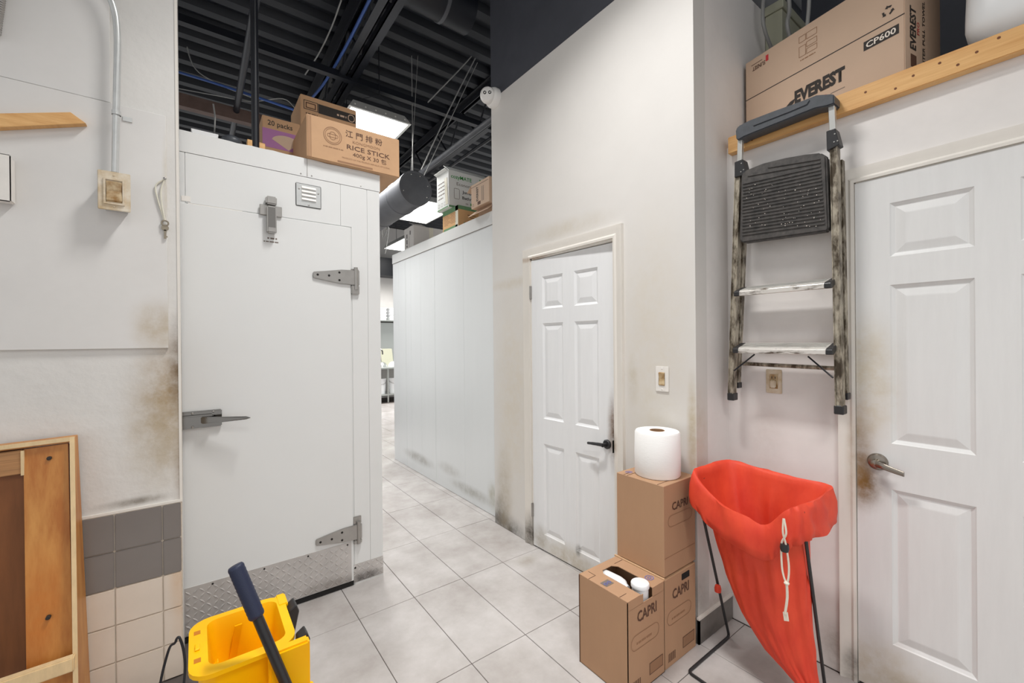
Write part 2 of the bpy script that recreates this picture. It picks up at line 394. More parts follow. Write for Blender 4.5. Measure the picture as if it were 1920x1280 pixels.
jb = MB().box(RX, RX+.1, D2R, D2R+.004, 0, D2T).box(RX, RX+.1, D2L-.004, D2L, 0, D2T).box(RX, RX+.1, D2R, D2L, D2T-.004, D2T)
jb.build('jamb', 'trim_paint', t2)

def panel_door(name, x, ya, yb, z0, z1, cols, rows, m, hinge=None, ang=0, th=.035):
    """six-panel door; face at x towards -X, ya > yb; cols and rows list the panel spans"""
    ca, sa = math.cos(ang), math.sin(ang); hy = hinge if hinge is not None else ya
    def T(p):
        p = V(p); dx, dy = p.x-x, p.y-hy
        return V((x+dx*ca+dy*sa, hy-dx*sa+dy*ca, p.z))
    yl = sorted({ya, yb, *[c for q in cols for c in q]}, reverse=True); zl = sorted({z0, z1, *[c for q in rows for c in q]})
    mb = MB()
    for i in range(len(yl)-1):
        for j in range(len(zl)-1):
            if any(abs(yl[i]-c[0]) < 1e-6 for c in cols) and any(abs(zl[j]-r[0]) < 1e-6 for r in rows): continue
            mb.add([T((x, yl[i], zl[j])), T((x, yl[i+1], zl[j])), T((x, yl[i+1], zl[j+1])), T((x, yl[i], zl[j+1]))], [(0, 1, 2, 3)])
    a, b, c, d = (x+th, ya), (x+th, yb), (x, yb), (x, ya)
    for p, q in ((a, b), (b, c), (d, a)):
        mb.add([T((*p, z0)), T((*q, z0)), T((*q, z1)), T((*p, z1))], [(0, 1, 2, 3)])
    for zz in (z0, z1): mb.add([T((*p, zz)) for p in (a, b, c, d)], [(0, 1, 2, 3)])
    dr = mb.build(name, m); dr['kind'] = 'structure'
    for c0, c1 in cols:
        for r0, r1 in rows:
            L = []
            for ins, dep in ((0, 0), (.004, .004), (.014, .010), (.017, .010), (.045, .003), (.049, .0025)):
                L.append([T((x+dep, c0-ins, r0+ins)), T((x+dep, c1+ins, r0+ins)), T((x+dep, c1+ins, r1-ins)), T((x+dep, c0-ins, r1-ins))])
            MB().loops(L, False, True).build('panel', m, dr)
    return dr, T
# small door: ajar, hinged at its far side
rows = [(.115, .730), (.900, 1.543), (1.640, 1.857)]
d1, T1 = panel_door('door_1', CX-.004, D1H-.014, D1L+.022, .008, D1T-.016, [(2.162, 1.972), (1.873, 1.686)], rows, 'door_paint', hinge=D1H-.014, ang=-math.radians(2.2))
hd = MB().lathe(T1((CX-.004, 1.625, .825)), (-1, 0, 0), [(.001, 0), (.027, 0), (.027, .008), (.022, .013), (.011, .014), (.011, .045), (.001, .045)], 24).build('handle', 'black_plastic', d1, smooth=True)
lv = bez([T1((CX-.044, 1.625, .826)), T1((CX-.05, 1.66, .826)), T1((CX-.05, 1.70, .823)), T1((CX-.046, 1.735, .819))], 5)
MB().tube(lv, [.010]*6+[.009]*5+[.008]*(len(lv)-11), 8).build('lever', 'black_plastic', hd, smooth=True)
MB().box(CX-.006, CX+.03, D1L+.0195, D1L+.0215, .79, .86).build('latch_plate', 'black_screw', d1)
MB().box(CX+.005, CX+.018, D1L+.012, D1L+.02, .815, .835).build('latch_bolt', 'chrome', d1)
for z in (1.76, .25):
    hg = MB().tube([(CX-.012, D1H-.008, z-.045), (CX-.012, D1H-.008, z+.045)], .006, 8)
    hg.box(CX-.012, CX, D1H-.018, D1H+.002, z-.045, z+.045).build('hinge', 'steel_satin', d1, smooth=True)
# large door on the right
rows2 = [(.219, .830), (1.010, 1.632), (1.742, 1.952)]
d2, T2 = panel_door('door_2', RX-.006, D2L-.003, D2R+.003, .012, D2T-.006, [(.437, .211), (.108, -.117)], rows2, 'door_paint_worn')
hd = MB().lathe((RX-.006, .478, .93), (-1, 0, 0), [(.001, 0), (.033, 0), (.033, .006), (.028, .014), (.014, .018), (.013, .05), (.001, .052)], 28).build('handle', 'nickel', d2, smooth=True)
lv = bez([(RX-.05, .481, .931), (RX-.056, .455, .927), (RX-.052, .425, .917), (RX-.048, .392, .908)], 5)
L = []
for i, p in enumerate(lv):
    k = i/(len(lv)-1); hh = .013-.004*k; tt = .006
    L.append([p+V((-tt*a, 0, hh*b)) for a, b in ((1, -.6), (1, .6), (.5, 1), (-.5, 1), (-1, .6), (-1, -.6), (-.5, -1), (.5, -1))])
MB().loops(L, True, True).build('lever', 'nickel', hd, smooth=True)
MB().box(RX-.012, RX-.004, .549, .556, .93, .945).build('strike_screw', 'steel_satin', d2)

# ================================================================== WALK-IN COOLER (near)
FY, FXR, FT = 2.56, .912, 2.345
ck = thing('walk_in_cooler', (.0, 3.4, 0), 'white walk-in cooler with tall hinged door and tread plate kick strip', 'walk-in cooler')
MB().box(-1.6, FXR, FY, 4.6, .0, 2.34).build('body', 'cooler_white', ck)
# header panels with seams
for xa, xb in ((-1.0, -.031), (-.029, .682), (.684, .835), (.837, FXR)):
    if xa < -.9 or xa > .8: MB().box(xa, xb, FY-.004, FY, .0, FT-.002).build('frame_panel', 'cooler_white', ck)
    elif xa > .6: MB().box(xa+.06, xb, FY-.004, FY, 0, FT-.002).box(xa, xa+.06, FY-.004, FY, 2.105, FT-.002).build('frame_panel', 'cooler_white', ck)
    else: MB().box(xa, xb, FY-.004, FY, 2.105, FT-.002).build('frame_panel', 'cooler_white', ck)
# capping strip, slightly rippled along its upper edge
L = []; nx = 60
for k in range(nx+1):
    x = -1.0+(FXR+.003+1.0)*k/nx
    rip = .006*mn.noise(V((x*7, 3, 1)))+.005*mn.noise(V((x*19, 1, 2)))
    zt = 2.446 + .5*rip; yy = FY-.007-.004*mn.noise(V((x*9, 5, 5)))
    L.append([V((x, FY-.006, FT)), V((x, yy, zt)), V((x, FY+.06, zt-.001)), V((x, FY+.06, FT))])
MB().loops(L, True, True).build('cap_strip', 'cooler_white', ck, smooth=True, shadeang=30)
MB().box(FXR-.004, FXR+.003, FY+.06, 4.6, FT, 2.444).build('cap_strip', 'cooler_white', ck)
MB().box(-1.6, FXR-.004, FY+.06, 4.6, 2.34, 2.444).build('roof', 'cooler_white', ck)
MB().box(.506, .5075, FY-.0085, FY-.005, FT+.002, 2.446).build('cap_joint', 'ink_grey', ck)
for x in (.475, .53, .80):
    MB().lathe((x, FY-.006, FT+.012), (0, -1, 0), [(.001, .003), (.0035, .002), (.004, 0)][::-1], 8).build('screw', 'steel_satin', ck)
# door slab
DFY = FY-.012
cd = MB().box(-.075, .735, DFY, FY, .03, 2.098).build('door', 'cooler_white', ck, bevel=.002)
MB().box(-.02, .20, FY-.0045, FY-.004, 2.10, 2.104).build('tape_strip', 'plate_white', ck)
MB().box(-.045, -.01, FY-.006, FY-.004, 2.11, 2.135).build('tape_strip', 'plate_white', ck)
MB().box(-.07, .735, DFY+.001, FY, .004, .03).build('sweep', 'dark_gap', cd)
# tread plate: sheet plus raised lugs
def tread(nm, x0, x1, z0, z1, y, parent):
    k = MB().box(x0, x1, y-.003, y, z0, z1).build(nm, 'tread_plate', parent)
    m = MB(); p = .027; i = 0
    x = x0+.012
    while x < x1-.008:
        z = z0+.012; j = 0
        while z < z1-.008:
            a = math.radians(45 if (i+j) % 2 else -45); c, s = math.cos(a), math.sin(a); l, wd = .0155, .0048
            q = [(-l, 0), (0, -wd), (l, 0), (0, wd)]
            vs_ = [V((x+c*u-s*v_, y-.003, z+s*u+c*v_)) for u, v_ in q] + [V((x+c*u*.55-s*v_*.4, y-.0058, z+s*u*.55+c*v_*.4)) for u, v_ in q]
            m.add(vs_, [(4, 5, 6, 7), (0, 1, 5, 4), (1, 2, 6, 5), (2, 3, 7, 6), (3, 0, 4, 7)])
            z += p; j += 1
        x += p; i += 1
    m.build('raised_lugs', 'tread_plate', k, kind='stuff')
    return k
kp = tread('kick_plate', -.075, .722, .035, .262, DFY, cd)
for x in (.06, .28, .49, .70):
    MB().lathe((x, DFY-.003, .25), (0, -1, 0), [(.005, 0), (.004, .002), (.001, .003)], 8).build('screw', 'black_screw', kp)
kp2 = tread('kick_plate', .728, FXR, .012, .118, FY-.004, ck)
MB().lathe((.745, FY-.007, .098), (0, -1, 0), [(.006, 0), (.005, .002), (.001, .003)], 8).build('screw', 'black_screw', kp2)
# strap hinges
def strap(zc, flip, parent):
    h = .044
    pts = [(.528, zc-.016), (.534, zc-.020), (.62, zc-.034), (.68, zc-.042), (.782, zc-.044), (.782, zc+.044), (.68, zc+.040), (.60, zc+.026), (.534, zc+.016), (.528, zc+.012)]
    if flip: pts = [(x, 2*zc-z) for x, z in pts]
    b = MB().prism([(x, DFY, z) for x, z in pts], (0, -.012, 0)).build('strap_hinge', 'steel_satin', parent, bevel=.003, seg=2)
    for x, dz in ((.552, 0), (.612, 0), (.668, .022), (.668, -.022)):
        MB().lathe((x, DFY-.012, zc+dz), (0, -1, 0), [(.0065, -.002), (.0065, .0006), (.004, .0012), (.001, .0003)], 10).build('screw', 'black_screw', b)
    s = 1 if flip else -1
    z0 = zc-.1 if not flip else zc-.07
    MB().box(.735, .782, FY-.022, FY-.004, zc+(-.098 if not flip else -.07), zc+(-.046 if not flip else -.046)).build('hinge_leaf', 'steel_satin', b, bevel=.004, seg=2)
    MB().box(.735, .782, FY-.012, FY-.004, zc+.044, zc+(.052 if not flip else .088)).build('hinge_leaf', 'steel_satin', b, bevel=.003, seg=2)
    MB().tube([(.762, FY-.020, zc-.07), (.762, FY-.020, zc+.06)], .011, 12).build('hinge_pin', 'steel_satin', b, smooth=True)
strap(1.806, False, cd); strap(.312, True, cd)
# vent plate with louvres
vp = MB().box(.448, .578, FY-.009, FY-.003, 2.178, 2.304).build('vent_plate', 'galvanised', ck, bevel=.004, seg=2)
for k in range(4):
    z = 2.281-k*.021
    MB().prism([(.478, FY-.009, z+.009), (.478, FY-.016, z-.004), (.478, FY-.009, z-.004)], (.072, 0, 0)).build('louvre', 'plate_white', vp)
for x, z in ((.465, 2.272), (.563, 2.262), (.513, 2.189)):
    MB().lathe((x, FY-.009, z), (0, -1, 0), [(.005, 0), (.004, .002), (.001, .0025)], 8).build('screw', 'steel_satin', vp)
# spring latch over the door head
lt = MB().box(.302, .352, FY-.05, FY-.004, 2.150, 2.192).box(.305, .349, FY-.056, FY-.02, 2.00, 2.140).build('spring_latch', 'steel_satin', ck, bevel=.006, seg=2)
MB().box(.276, .378, DFY-.012, DFY, 2.096, 2.150).build('base_plate', 'steel_satin', lt, bevel=.002)
MB().box(.311, .343, FY-.0585, FY-.0562, 2.03, 2.132).build('inset', 'chrome', lt)
smudge(ck, (.31, DFY, 1.975), X, Z, .045, .011, 'ink_grey'); smudge(ck, (.293, DFY, 1.958), X, Z, .068, .008, 'ink_grey')
# lever handle at the latch side
hl = MB().box(-.075, .104, DFY-.02, DFY, 1.022, 1.104).build('latch_handle', 'chrome', cd, bevel=.004, seg=2)
MB().box(-.075, .07, DFY-.04, DFY-.02, 1.040, 1.086).build('latch_body', 'chrome', hl, bevel=.006, seg=2)
MB().prism([(.02, DFY-.036, 1.045), (.09, DFY-.055, 1.046), (.20, DFY-.085, 1.053), (.222, DFY-.083, 1.058), (.20, DFY-.085, 1.067), (.09, DFY-.055, 1.074), (.02, DFY-.036, 1.078)], (0, -.014, 0)).build('pull_lever', 'chrome', hl, bevel=.004, seg=2)
for x, z in ((-.012, 1.095), (.07, 1.096), (-.012, 1.030)):
    MB().lathe((x, DFY-.02, z), (0, -1, 0), [(.006, 0), (.005, .002), (.001, .003)], 10).build('screw', 'steel_satin', hl)

# ================================================================== SECOND COOLER along the corridor
KX, KY0, KY1, KT = 1.935, 2.752, 4.98, 2.37
k2 = thing('walk_in_cooler', (2.6, 3.9, 0), 'white panelled cooler box lining the corridor behind the small door', 'walk-in cooler')
MB().box(KX+.004, 3.6, KY0, KY1, 0, KT).build('body', 'cooler_panel', k2)
for a, b in ((KY0, 3.867), (3.871, 4.60), (4.604, KY1)):
    MB().box(KX, KX+.004, a, b, .004, KT-.002).build('wall_panel', 'cooler_panel', k2)
for y in (3.30, 4.2, 4.45, 4.8):
    MB().box(KX-.0008, KX, y, y+.012, .006, KT-.004).build('panel_rib', 'cooler_panel', k2)
MB().box(KX-.006, 3.6, KY0, KY1+.005, KT, 2.478).build('cap_strip', 'cooler_white', k2, bevel=.002)
MB().box(KX-.003, KX+.003, KY0, KY1, KT-.004, KT).build('cap_joint', 'ink_grey', k2)

# ================================================================== CEILING LIGHTS
def troffer(x0, x1, y0, y1, z, watts, label, chain=True, group='hanging troffer lights'):
    t = thing('ceiling_light', ((x0+x1)/2, (y0+y1)/2, z), label, 'ceiling light', group)
    e = .05
    m = MB()
    a = [(x0, y0, z), (x1, y0, z), (x1, y1, z), (x0, y1, z)]
    b = [(x0+e, y0+e, z+.09), (x1-e, y0+e, z+.09), (x1-e, y1-e, z+.09), (x0+e, y1-e, z+.09)]
    i_ = [(x0+.025, y0+.025, z), (x1-.025, y0+.025, z), (x1-.025, y1-.025, z), (x0+.025, y1-.025, z)]
    j = [(x0+.025, y0+.025, z+.012), (x1-.025, y0+.025, z+.012), (x1-.025, y1-.025, z+.012), (x0+.025, y1-.025, z+.012)]
    m.loops([j, i_, a, b], False, True).build('housing', 'lamp_housing', t)
    MB().box(x0+.026, x1-.026, y0+.026, y1-.026, z+.004, z+.011).build('diffuser', 'lamp_white', t)
    for k in range(6):
        xx = x0+.06+(x1-x0-.12)*k/5
        MB().box(xx-.006, xx+.006, y0+.018, y0+.0225, z+.032, z+.044).build('vent_slot', 'plate_white', t)
    if chain:
        for yy in (y0+.06, y1-.06):
            xm = (x0+x1)/2
            MB().tube([(x0+.06, yy, z+.085), (xm, yy, z+.22)], .003, 5).tube([(x1-.06, yy, z+.085), (xm, yy, z+.22)], .003, 5).tube([(xm, yy, z+.22), (xm, yy, DZ)], .005, 5).build('hanging_chain', 'black_steel', t)
    ld = bpy.data.lights.new('tube_light', 'AREA'); ld.shape = 'RECTANGLE'; ld.size = x1-x0-.06; ld.size_y = y1-y0-.06; ld.energy = watts; ld.spread = math.radians(112); ld.color = (1, .985, .965)
    lo = bpy.data.objects.new('tube_light', ld); C.objects.link(lo); lo.parent = t; lo.location = (0, 0, -.004)
    return t
troffer(.72, .97, .95, 1.65, 3.98, LAMP_MAIN, 'narrow white troffer light hanging above the space before the cooler door')
troffer(-.2, .4, -1.9, -.7, 3.98, LAMP_REAR_FILL, 'added fill light behind the standing viewer, built as a wide white troffer')  # unseen lamp added as frontal fill for the walls facing the viewer
troffer(1.14, 1.74, 3.95, 5.15, 3.58, LAMP_BACK, 'lit troffer light hanging behind the rice stick carton')
troffer(2.82, 3.42, 5.95, 7.15, 3.58, LAMP_BACK, 'lit troffer light seen under the round duct above the second cooler')
troffer(3.5, 4.1, 8.4, 9.6, 3.58, LAMP_KITCHEN, 'lit troffer light farthest down the corridor over the kitchen')

# ================================================================== CEILING STEEL, PIPES, DUCTS
def joist(x, zb, y0, y1, label):
    t = thing('roof_joist', (x, y0, zb), label, 'joist', 'roof joists')
    for s in (-1, 1):
        MB().box(x+s*.02, x+s*.085, y0, y1, zb, zb+.008).box(x+s*.02, x+s*.028, y0, y1, zb, zb+.06).build('bottom_chord', 'black_steel', t)
        MB().box(x+s*.02, x+s*.085, y0, y1, DZ-.01, DZ-.002).box(x+s*.02, x+s*.028, y0, y1, DZ-.06, DZ).build('top_chord', 'black_steel', t)
    y = y0; k = 0
    while y < y1-.4:
        a, b = (zb+.02, DZ-.03) if k % 2 == 0 else (DZ-.03, zb+.02)
        MB().tube([(x, y, a), (x, y+.35, b)], .012, 6).build('web_bar', 'black_steel', t); y += .35; k += 1
joist(1.17, 3.90, 1.6, 10, 'black steel roof joist running past the troffer light over the cooler')
joist(-.35, 3.90, 1.6, 10, 'black steel roof joist nearest the left wall')
joist(2.72, 3.90, 2.9, 10, 'black steel roof joist nearest the white dome camera')
def pipe(name, pts, r, m, label, cat='pipe', group=None, n=10, smooth=True):
    o = MB().tube(pts, r, n).build(name, m, None, smooth=smooth); 
    return tag(o, label, cat, group)
# bridging bars crossing the joists
a = PZ(3.88, 335, 40); b = PZ(3.88, 620, 140)
yb = (a.y+b.y)/2
tag(MB().box(-1.5, 4, yb-.03, yb+.03, 3.872, 3.88).box(-1.5, 4, yb-.03, yb-.024, 3.88, 3.93).build('bridging_angle', 'black_steel'), 'black steel angle crossing under the joists above the cooler', 'steel angle')
a = PZ(3.7, 335, 192); b = PZ(3.7, 500, 235); yb = (a.y+b.y)/2
tag(MB().box(-1.5, 1.4, yb-.04, yb+.04, 3.66, 3.70).box(-1.5, 1.4, yb-.04, yb-.03, 3.70, 3.78).build('rusty_beam', 'rust_steel'), 'rusty brown steel channel left of the cartons above the cooler', 'steel beam')
# vertical black pipe down to the cooler roof
p = PZ(2.45, 480, 270); p = V((p.x*1.05, p.y*1.05+.02, 2.446))
pipe('black_pipe', [p, V((p.x, p.y, DZ))], .019, 'black_steel', 'upright black pipe rising from the cooler roof to the ceiling')
a = PZ(3.75, 480, 0); pipe('black_conduit', [(a.x, a.y-.6, 3.75), (a.x, a.y+6, 3.75)], .028, 'black_steel', 'black pipe running away just left of the upright pipe')
# large duct across the top and round duct with end cap
a = PZ(3.95, 830, 10); dy = a.y
du = thing('round_duct', (1.5, dy, 3.95), 'wide black duct crossing near the ceiling towards the black upper wall', 'duct')
MB().lathe((.9, dy+.2, 4.16), (1, 0, 0), [(.15, 0), (.15, .96)], 28).build('shell', 'black_steel', du, smooth=True)
for x in (1.2, 1.6): MB().lathe((x, dy+.2, 4.16), (1, 0, 0), [(.15, 0), (.156, .002), (.156, .03), (.15, .032)], 28, False).build('joint_band', 'black_duct', du, smooth=True)
e = ray(779, 353.5, 4.3)
du = thing('round_duct', (e.x, e.y, e.z-.18), 'grey round duct with a flat end cap hanging over the corridor', 'duct')
R_ = .170
MB().lathe((e.x, e.y, e.z), (0, 1, 0), [(R_, 0), (R_, 5)], 40).build('shell', 'black_duct', du, smooth=True)
MB().lathe((e.x, e.y-.012, e.z), (0, 1, 0), [(R_-.012, .004), (R_-.008, 0), (R_+.006, 0), (R_+.006, .05), (R_, .055)], 40).build('end_cap', 'black_duct', du, smooth=True, shadeang=30)
for k in range(6):
    MB().lathe((e.x, e.y+.35+k*.6, e.z), (0, 1, 0), [(R_, 0), (R_+.006, .008), (R_+.006, .03), (R_, .04)], 40, False).build('seam_band', 'black_duct', du, smooth=True)
for ang in (70, 110, 200, 330, 20):
    MB().lathe((e.x+math.cos(math.radians(ang))*.14, e.y-.009, e.z+math.sin(math.radians(ang))*.14), (0, -1, 0), [(.005, 0), (.003, .003), (.001, .004)], 8).build('screw', 'plate_white', du)
MB().tube([(e.x, e.y+.06, e.z+R_), (e.x, e.y+.06, DZ)], .0045, 6).tube([(e.x-.02, e.y+.06, e.z+R_), (e.x+.05, e.y+.02, DZ)], .003, 5).build('hanging_wire', 'white_cable', du)
MB().tube([(e.x+.1, e.y+.06, e.z+R_-.04), (e.x+.6, e.y-.25, DZ)], .004, 5).build('hanging_wire', 'white_cable', du)
# pipes to the right of the duct
for (px_, py_, z, r, lab) in ((916, 228, 3.45, .03, 'thick grey pipe passing below the dome camera'), (916, 262, 3.45, .018, 'thin black rail under the thick pipe by the dome camera'), (880, 262, 3.45, .014, 'thin black rail beside the thick pipe, left of the pair')):
    a = PZ(z, px_, py_); pipe('ceiling_pipe', [(a.x, a.y-1.2, z), (a.x, a.y+4, z)], r, 'black_duct' if r > .02 else 'black_steel', lab)
# cables
def cable(pts, r, m, label): return pipe('cable', bez(pts, 6), r, m, label, 'cable', None, 6)
cable([ray(340, -30, 4.2), ray(345, 50, 4.2), ray(362, 122, 4.2), ray(405, 155, 4.2), ray(470, 182, 4.2)], .006, 'white_cable', 'white cable hanging in a curve beside the left wall')
cable([ray(325, 132, 4.0), ray(400, 155, 4.0), ray(470, 178, 4.0), ray(552, 206, 4.0)], .012, 'blue_cable', 'blue cable sagging behind the upright black pipe')
cable([ray(330, 165, 4.1), ray(400, 178, 4.1), ray(470, 190, 4.1), ray(530, 185, 4.1), ray(556, 205, 4.1)], .005, 'white_cable', 'thin grey cable just below the blue sagging cable')
cable([(1.055, 2.4, 3.95), (1.055, 3.0, 3.95), (1.055, 3.8, 3.95), (1.03, 4.4, 3.95), (1.0, 4.8, 3.98)], .012, 'blue_cable', 'blue cable strapped along the middle roof joist')
cable([ray(640, 0, 3.5), ray(622, 50, 3.7), ray(598, 100, 3.9), ray(572, 140, 4.1)], .006, 'white_cable', 'white cable left of the middle roof joist')
cable([ray(912, 64, 4.4), ray(880, 110, 4.4), ray(802, 192, 4.4)], .006, 'white_cable', 'white wire slanting down left from the black upper wall')
cable([ray(910, 72, 4.4), ray(840, 210, 4.4), ray(790, 318, 4.5)], .006, 'white_cable', 'white wire dropping to the end of the round duct')
cable([ray(400, 195, 3.6), ray(403, 220, 3.6), ray(402, 250, 3.55), PZ(2.455, 403, 262)], .006, 'white_cable', 'short grey cable dropping onto the cooler roof behind the foam tray')
cable([V((ray(716, 440, 7).x, ray(716, 440, 7).y, DZ)), ray(716, 440, 7), ray(728, 425, 7), ray(726, 450, 7), ray(722, 475, 7)], .008, 'white_cable', 'looped white wire over the farthest light')

# ================================================================== DOME CAMERA
q = V((CX, 2.69, 3.30))
dc = thing('dome_camera', q, 'white turret security camera on the corner of the corridor wall', 'security camera')
MB().lathe(q, (-1, 0, 0), [(.001, 0), (.074, 0), (.074, .03), (.068, .045), (.06, .052)], 32).build('base', 'cam_white', dc, smooth=True)
c0 = q+V((-.070, 0, 0)); L = []
look = (V((0, 0, EYE+.6))-c0); look = V((-.62, -.72, -.16)).normalized()
MB().lathe(c0-look*.055, look, [(.001, 0)]+[(.06*math.sin(math.radians(a)), .06-.06*math.cos(math.radians(a))) for a in range(15, 131, 12)]+[(.044, .099), (.001, .099)], 32).build('ball', 'cam_white', dc, smooth=True, shadeang=50)
rr = look.cross(Z).normalized()
for s in (-1, 1):
    MB().lathe(c0+look*.0435+rr*(s*.019)+Z*.008, look, [(.0125, 0), (.0125, .002), (.009, .0025), (.001, .001)], 18).build('lens', 'lens_black', dc)

# ================================================================== LEFT WALL THINGS
# wood cleat
cl = thing('wood_cleat', (-.6, WLY-.014, 2.2), 'pale pine cleat with a pointed end fixed across the left wall', 'wood strip')
pts = [(-1.4, WLY-.014, 2.17), (-.335, WLY-.014, 2.285), (-.325, WLY-.014, 2.30), (-.368, WLY-.014, 2.33), (-1.4, WLY-.014, 2.235)]
pts = [V((-1.4, WLY-.014, 2.21)), V((-.40, WLY-.014, 2.29)), V((-.36, WLY-.014, 2.345)), V((-1.4, WLY-.014, 2.268))]
c_ = MB(); f = V((0, -.032, 0))
c_.add([pts[0], PY(WLY-.014, 158, 232), PY(WLY-.014, 132, 211), V((-1.4, WLY-.014, PY(2.3, 0, 215).z-.16)), pts[0]+f, PY(WLY-.046, 160, 233), PY(WLY-.046, 131, 209), V((-1.4, WLY-.046, 2.10))], [])
c_ = MB()
zz0 = PY(2.29, 0, 240).z; zz1 = PY(2.29, 0, 214).z; ea = PY(2.284, 161, 231); eb = PY(2.284, 132, 210)
sl = lambda e, z0_: (e.z-z0_)/(e.x+.548)
lo_ = lambda x, e, z0_: e.z+sl(e, z0_)*(x-e.x)
c_.prism([(-1.2, 2.284, lo_(-1.2, ea, zz0)), tuple(ea), tuple(eb), (-1.2, 2.284, lo_(-1.2, eb, zz1))], (0, .0315, 0)).build('strip', 'pine', cl, bevel=.001)
# switch on conduit
sx0, sx1, sz0, sz1 = -.292, -.198, 1.948, 2.098
WB = WLY-.014
sb = thing('light_switch', (-.245, WB, 1.95), 'stained ivory light switch at the foot of the metal conduit', 'light switch')
MB().box(sx0+.012, sx1-.012, WB-.070, WB, sz0+.012, sz1-.012).build('back_box', 'galvanised', sb, bevel=.003)
MB().box(sx0, sx1, WB-.076, WB-.070, sz0, sz1).build('cover_plate', 'plate_ivory', sb, bevel=.002, seg=2)
MB().prism([(-.268, WB-.076, 2.060), (-.268, WB-.084, 2.055), (-.268, WB-.078, 2.022), (-.268, WB-.083, 1.985), (-.268, WB-.076, 1.980)], (.046, 0, 0)).build('rocker', 'switch_brown', sb, bevel=.001)
MB().loops([[V((-.245+a*(.030-i), WB-.0762-h, 2.02+b*(.050-i))) for a, b in ((-1, -1), (1, -1), (1, 1), (-1, 1))] for i, h in ((0, 0), (0, .005), (.006, .005), (.006, 0))]).build('rocker_frame', 'plate_ivory', sb)
for z in (2.084, 1.962): MB().lathe((-.245, WB-.076, z), (0, -1, 0), [(.004, 0), (.003, .002), (.001, .002)], 8).build('screw', 'plate_ivory', sb)
cy = WB-.036
cp = [(-.247, cy, 2.086), (-.242, cy, 2.3), (-.236, cy, 2.55), (-.235, cy, 2.66), (-.243, cy, 2.75), (-.27, cy, 2.82), (-.33, cy, 2.87), (-.45, cy, 2.89)]
cn = thing('conduit', (-.247, cy, 2.086), 'galvanised metal conduit bending left above the stained switch', 'conduit')
MB().tube(bez(cp, 6), .0115, 14).build('tube', 'galvanised', cn, smooth=True)
MB().lathe((-.247, cy, 2.078), (0, 0, 1), [(.001, 0), (.017, 0), (.017, .012), (.013, .014), (.013, .03), (.001, .03)], 16).build('connector', 'steel_satin', cn, smooth=True)
st = MB().loops([[V((-.2405+.0145*math.cos(a), cy-.0145*math.sin(a), z)) for a in [math.radians(d) for d in range(0, 360, 20)]] for z in (2.336, 2.352)]).build('strap', 'galvanised', cn, smooth=True)
MB().box(-.226, -.196, WB-.004, WB, 2.333, 2.352).build('strap_foot', 'galvanised', cn, bevel=.001)
# second switch plate at the frame's left edge
s2 = thing('light_switch', (-.57, WB, 1.94), 'white light switch cut by the left edge, under the pine cleat', 'light switch')
MB().box(-.69, -.5175, WB-.05, WB, 1.938, 2.100).build('back_box', 'plate_white', s2, bevel=.004, seg=2)
MB().box(-.70, -.516, WB-.056, WB-.05, 1.936, 2.102).build('cover_plate', 'plate_white', s2, bevel=.003, seg=2)
MB().box(-.60, -.553, WB-.062, WB-.056, 1.975, 2.065).build('rocker', 'plate_white', s2, bevel=.002)
fx = thing('flexible_conduit', (-.6, WB-.02, 2.7), 'ribbed grey flexible conduit in the upper left corner', 'conduit')
pa, pb = PY(WB-.02, 6, -20), PY(WB-.02, -3, 45)
MB().tube([pa+(pb-pa)*(1.3*k/160-3.9*(160-k)/160) for k in range(161)], [.009+.0018*(k % 2) for k in range(161)], 10).build('tube', 'steel_satin', fx, smooth=True)
# keys on a string
ky = thing('hanging_key', (-.1, WLY-.02, 1.9), 'small key hanging on white string from a nail at the wall edge', 'key')
MB().lathe((-.095, WLY-.016, 2.125), (0, -1, 0), [(.003, 0), (.003, .01), (.006, .011), (.001, .013)], 8).build('nail', 'steel_satin', ky)
MB().tube(bez([(-.095, WB-.006, 2.125), (-.125, WB-.006, 2.09), (-.118, WB-.006, 2.03), (-.098, WB-.006, 1.95)], 5), .003, 6).tube(bez([(-.095, WB-.008, 2.125), (-.108, WB-.008, 2.07), (-.104, WB-.008, 2.0), (-.096, WB-.008, 1.95)], 5), .003, 6).build('string', 'tape_clear', ky, smooth=True)
MB().loops([[V((-.096+(.011+.003*math.cos(b))*math.cos(a), WB-.008+.003*math.sin(b), 1.938+(.011+.003*math.cos(b))*math.sin(a))) for b in [k*1.047 for k in range(6)]] for a in [k*.3491 for k in range(19)]]).build('key_ring', 'key_brass', ky, smooth=True)
MB().lathe((-.096, WB-.006, 1.918), (0, -1, 0), [(.013, 0), (.013, .003), (.004, .003)], 12).box(-.1, -.092, WB-.009, WB-.006, 1.872, 1.91).box(-.092, -.088, WB-.009, WB-.006, 1.878, 1.884).build('key_blade', 'key_brass', ky)

# open plywood box leaning at the left
def fp(px_, py_, y): return PY(y, px_, py_)
tr = fp(140, 818, 2.27); brr = fp(147, 1280, 2.14)
dirv = (brr-tr); bot = tr+dirv*(tr.z/(tr.z-brr.z)); bot.z = 0.003
pbx = thing('plywood_box', (-.6, 2.2, 0), 'open plywood box with pale raw edges standing against the left wall', 'wooden box')
bk_t = V((tr.x+.002, 2.312, tr.z)); bk_b = V((bot.x+.002, 2.312, 0.003))
th = V((-.013, 0, 0)); W_ = .62
def slope(o, dz=-.05): return o
MB().add([tr, bot, bk_b, bk_t, tr+th, bot+th, bk_b+th, bk_t+th], [(0, 1, 2, 3), (7, 6, 5, 4), (0, 4, 5, 1), (1, 5, 6, 2), (2, 6, 7, 3), (3, 7, 4, 0)]).build('side_board', 'ply_face', pbx, bevel=.002)
LV = V((-W_, -.01, -.018)) # towards the left end
e1 = (bot-tr).normalized(); nrm = V((0, -1, 0))
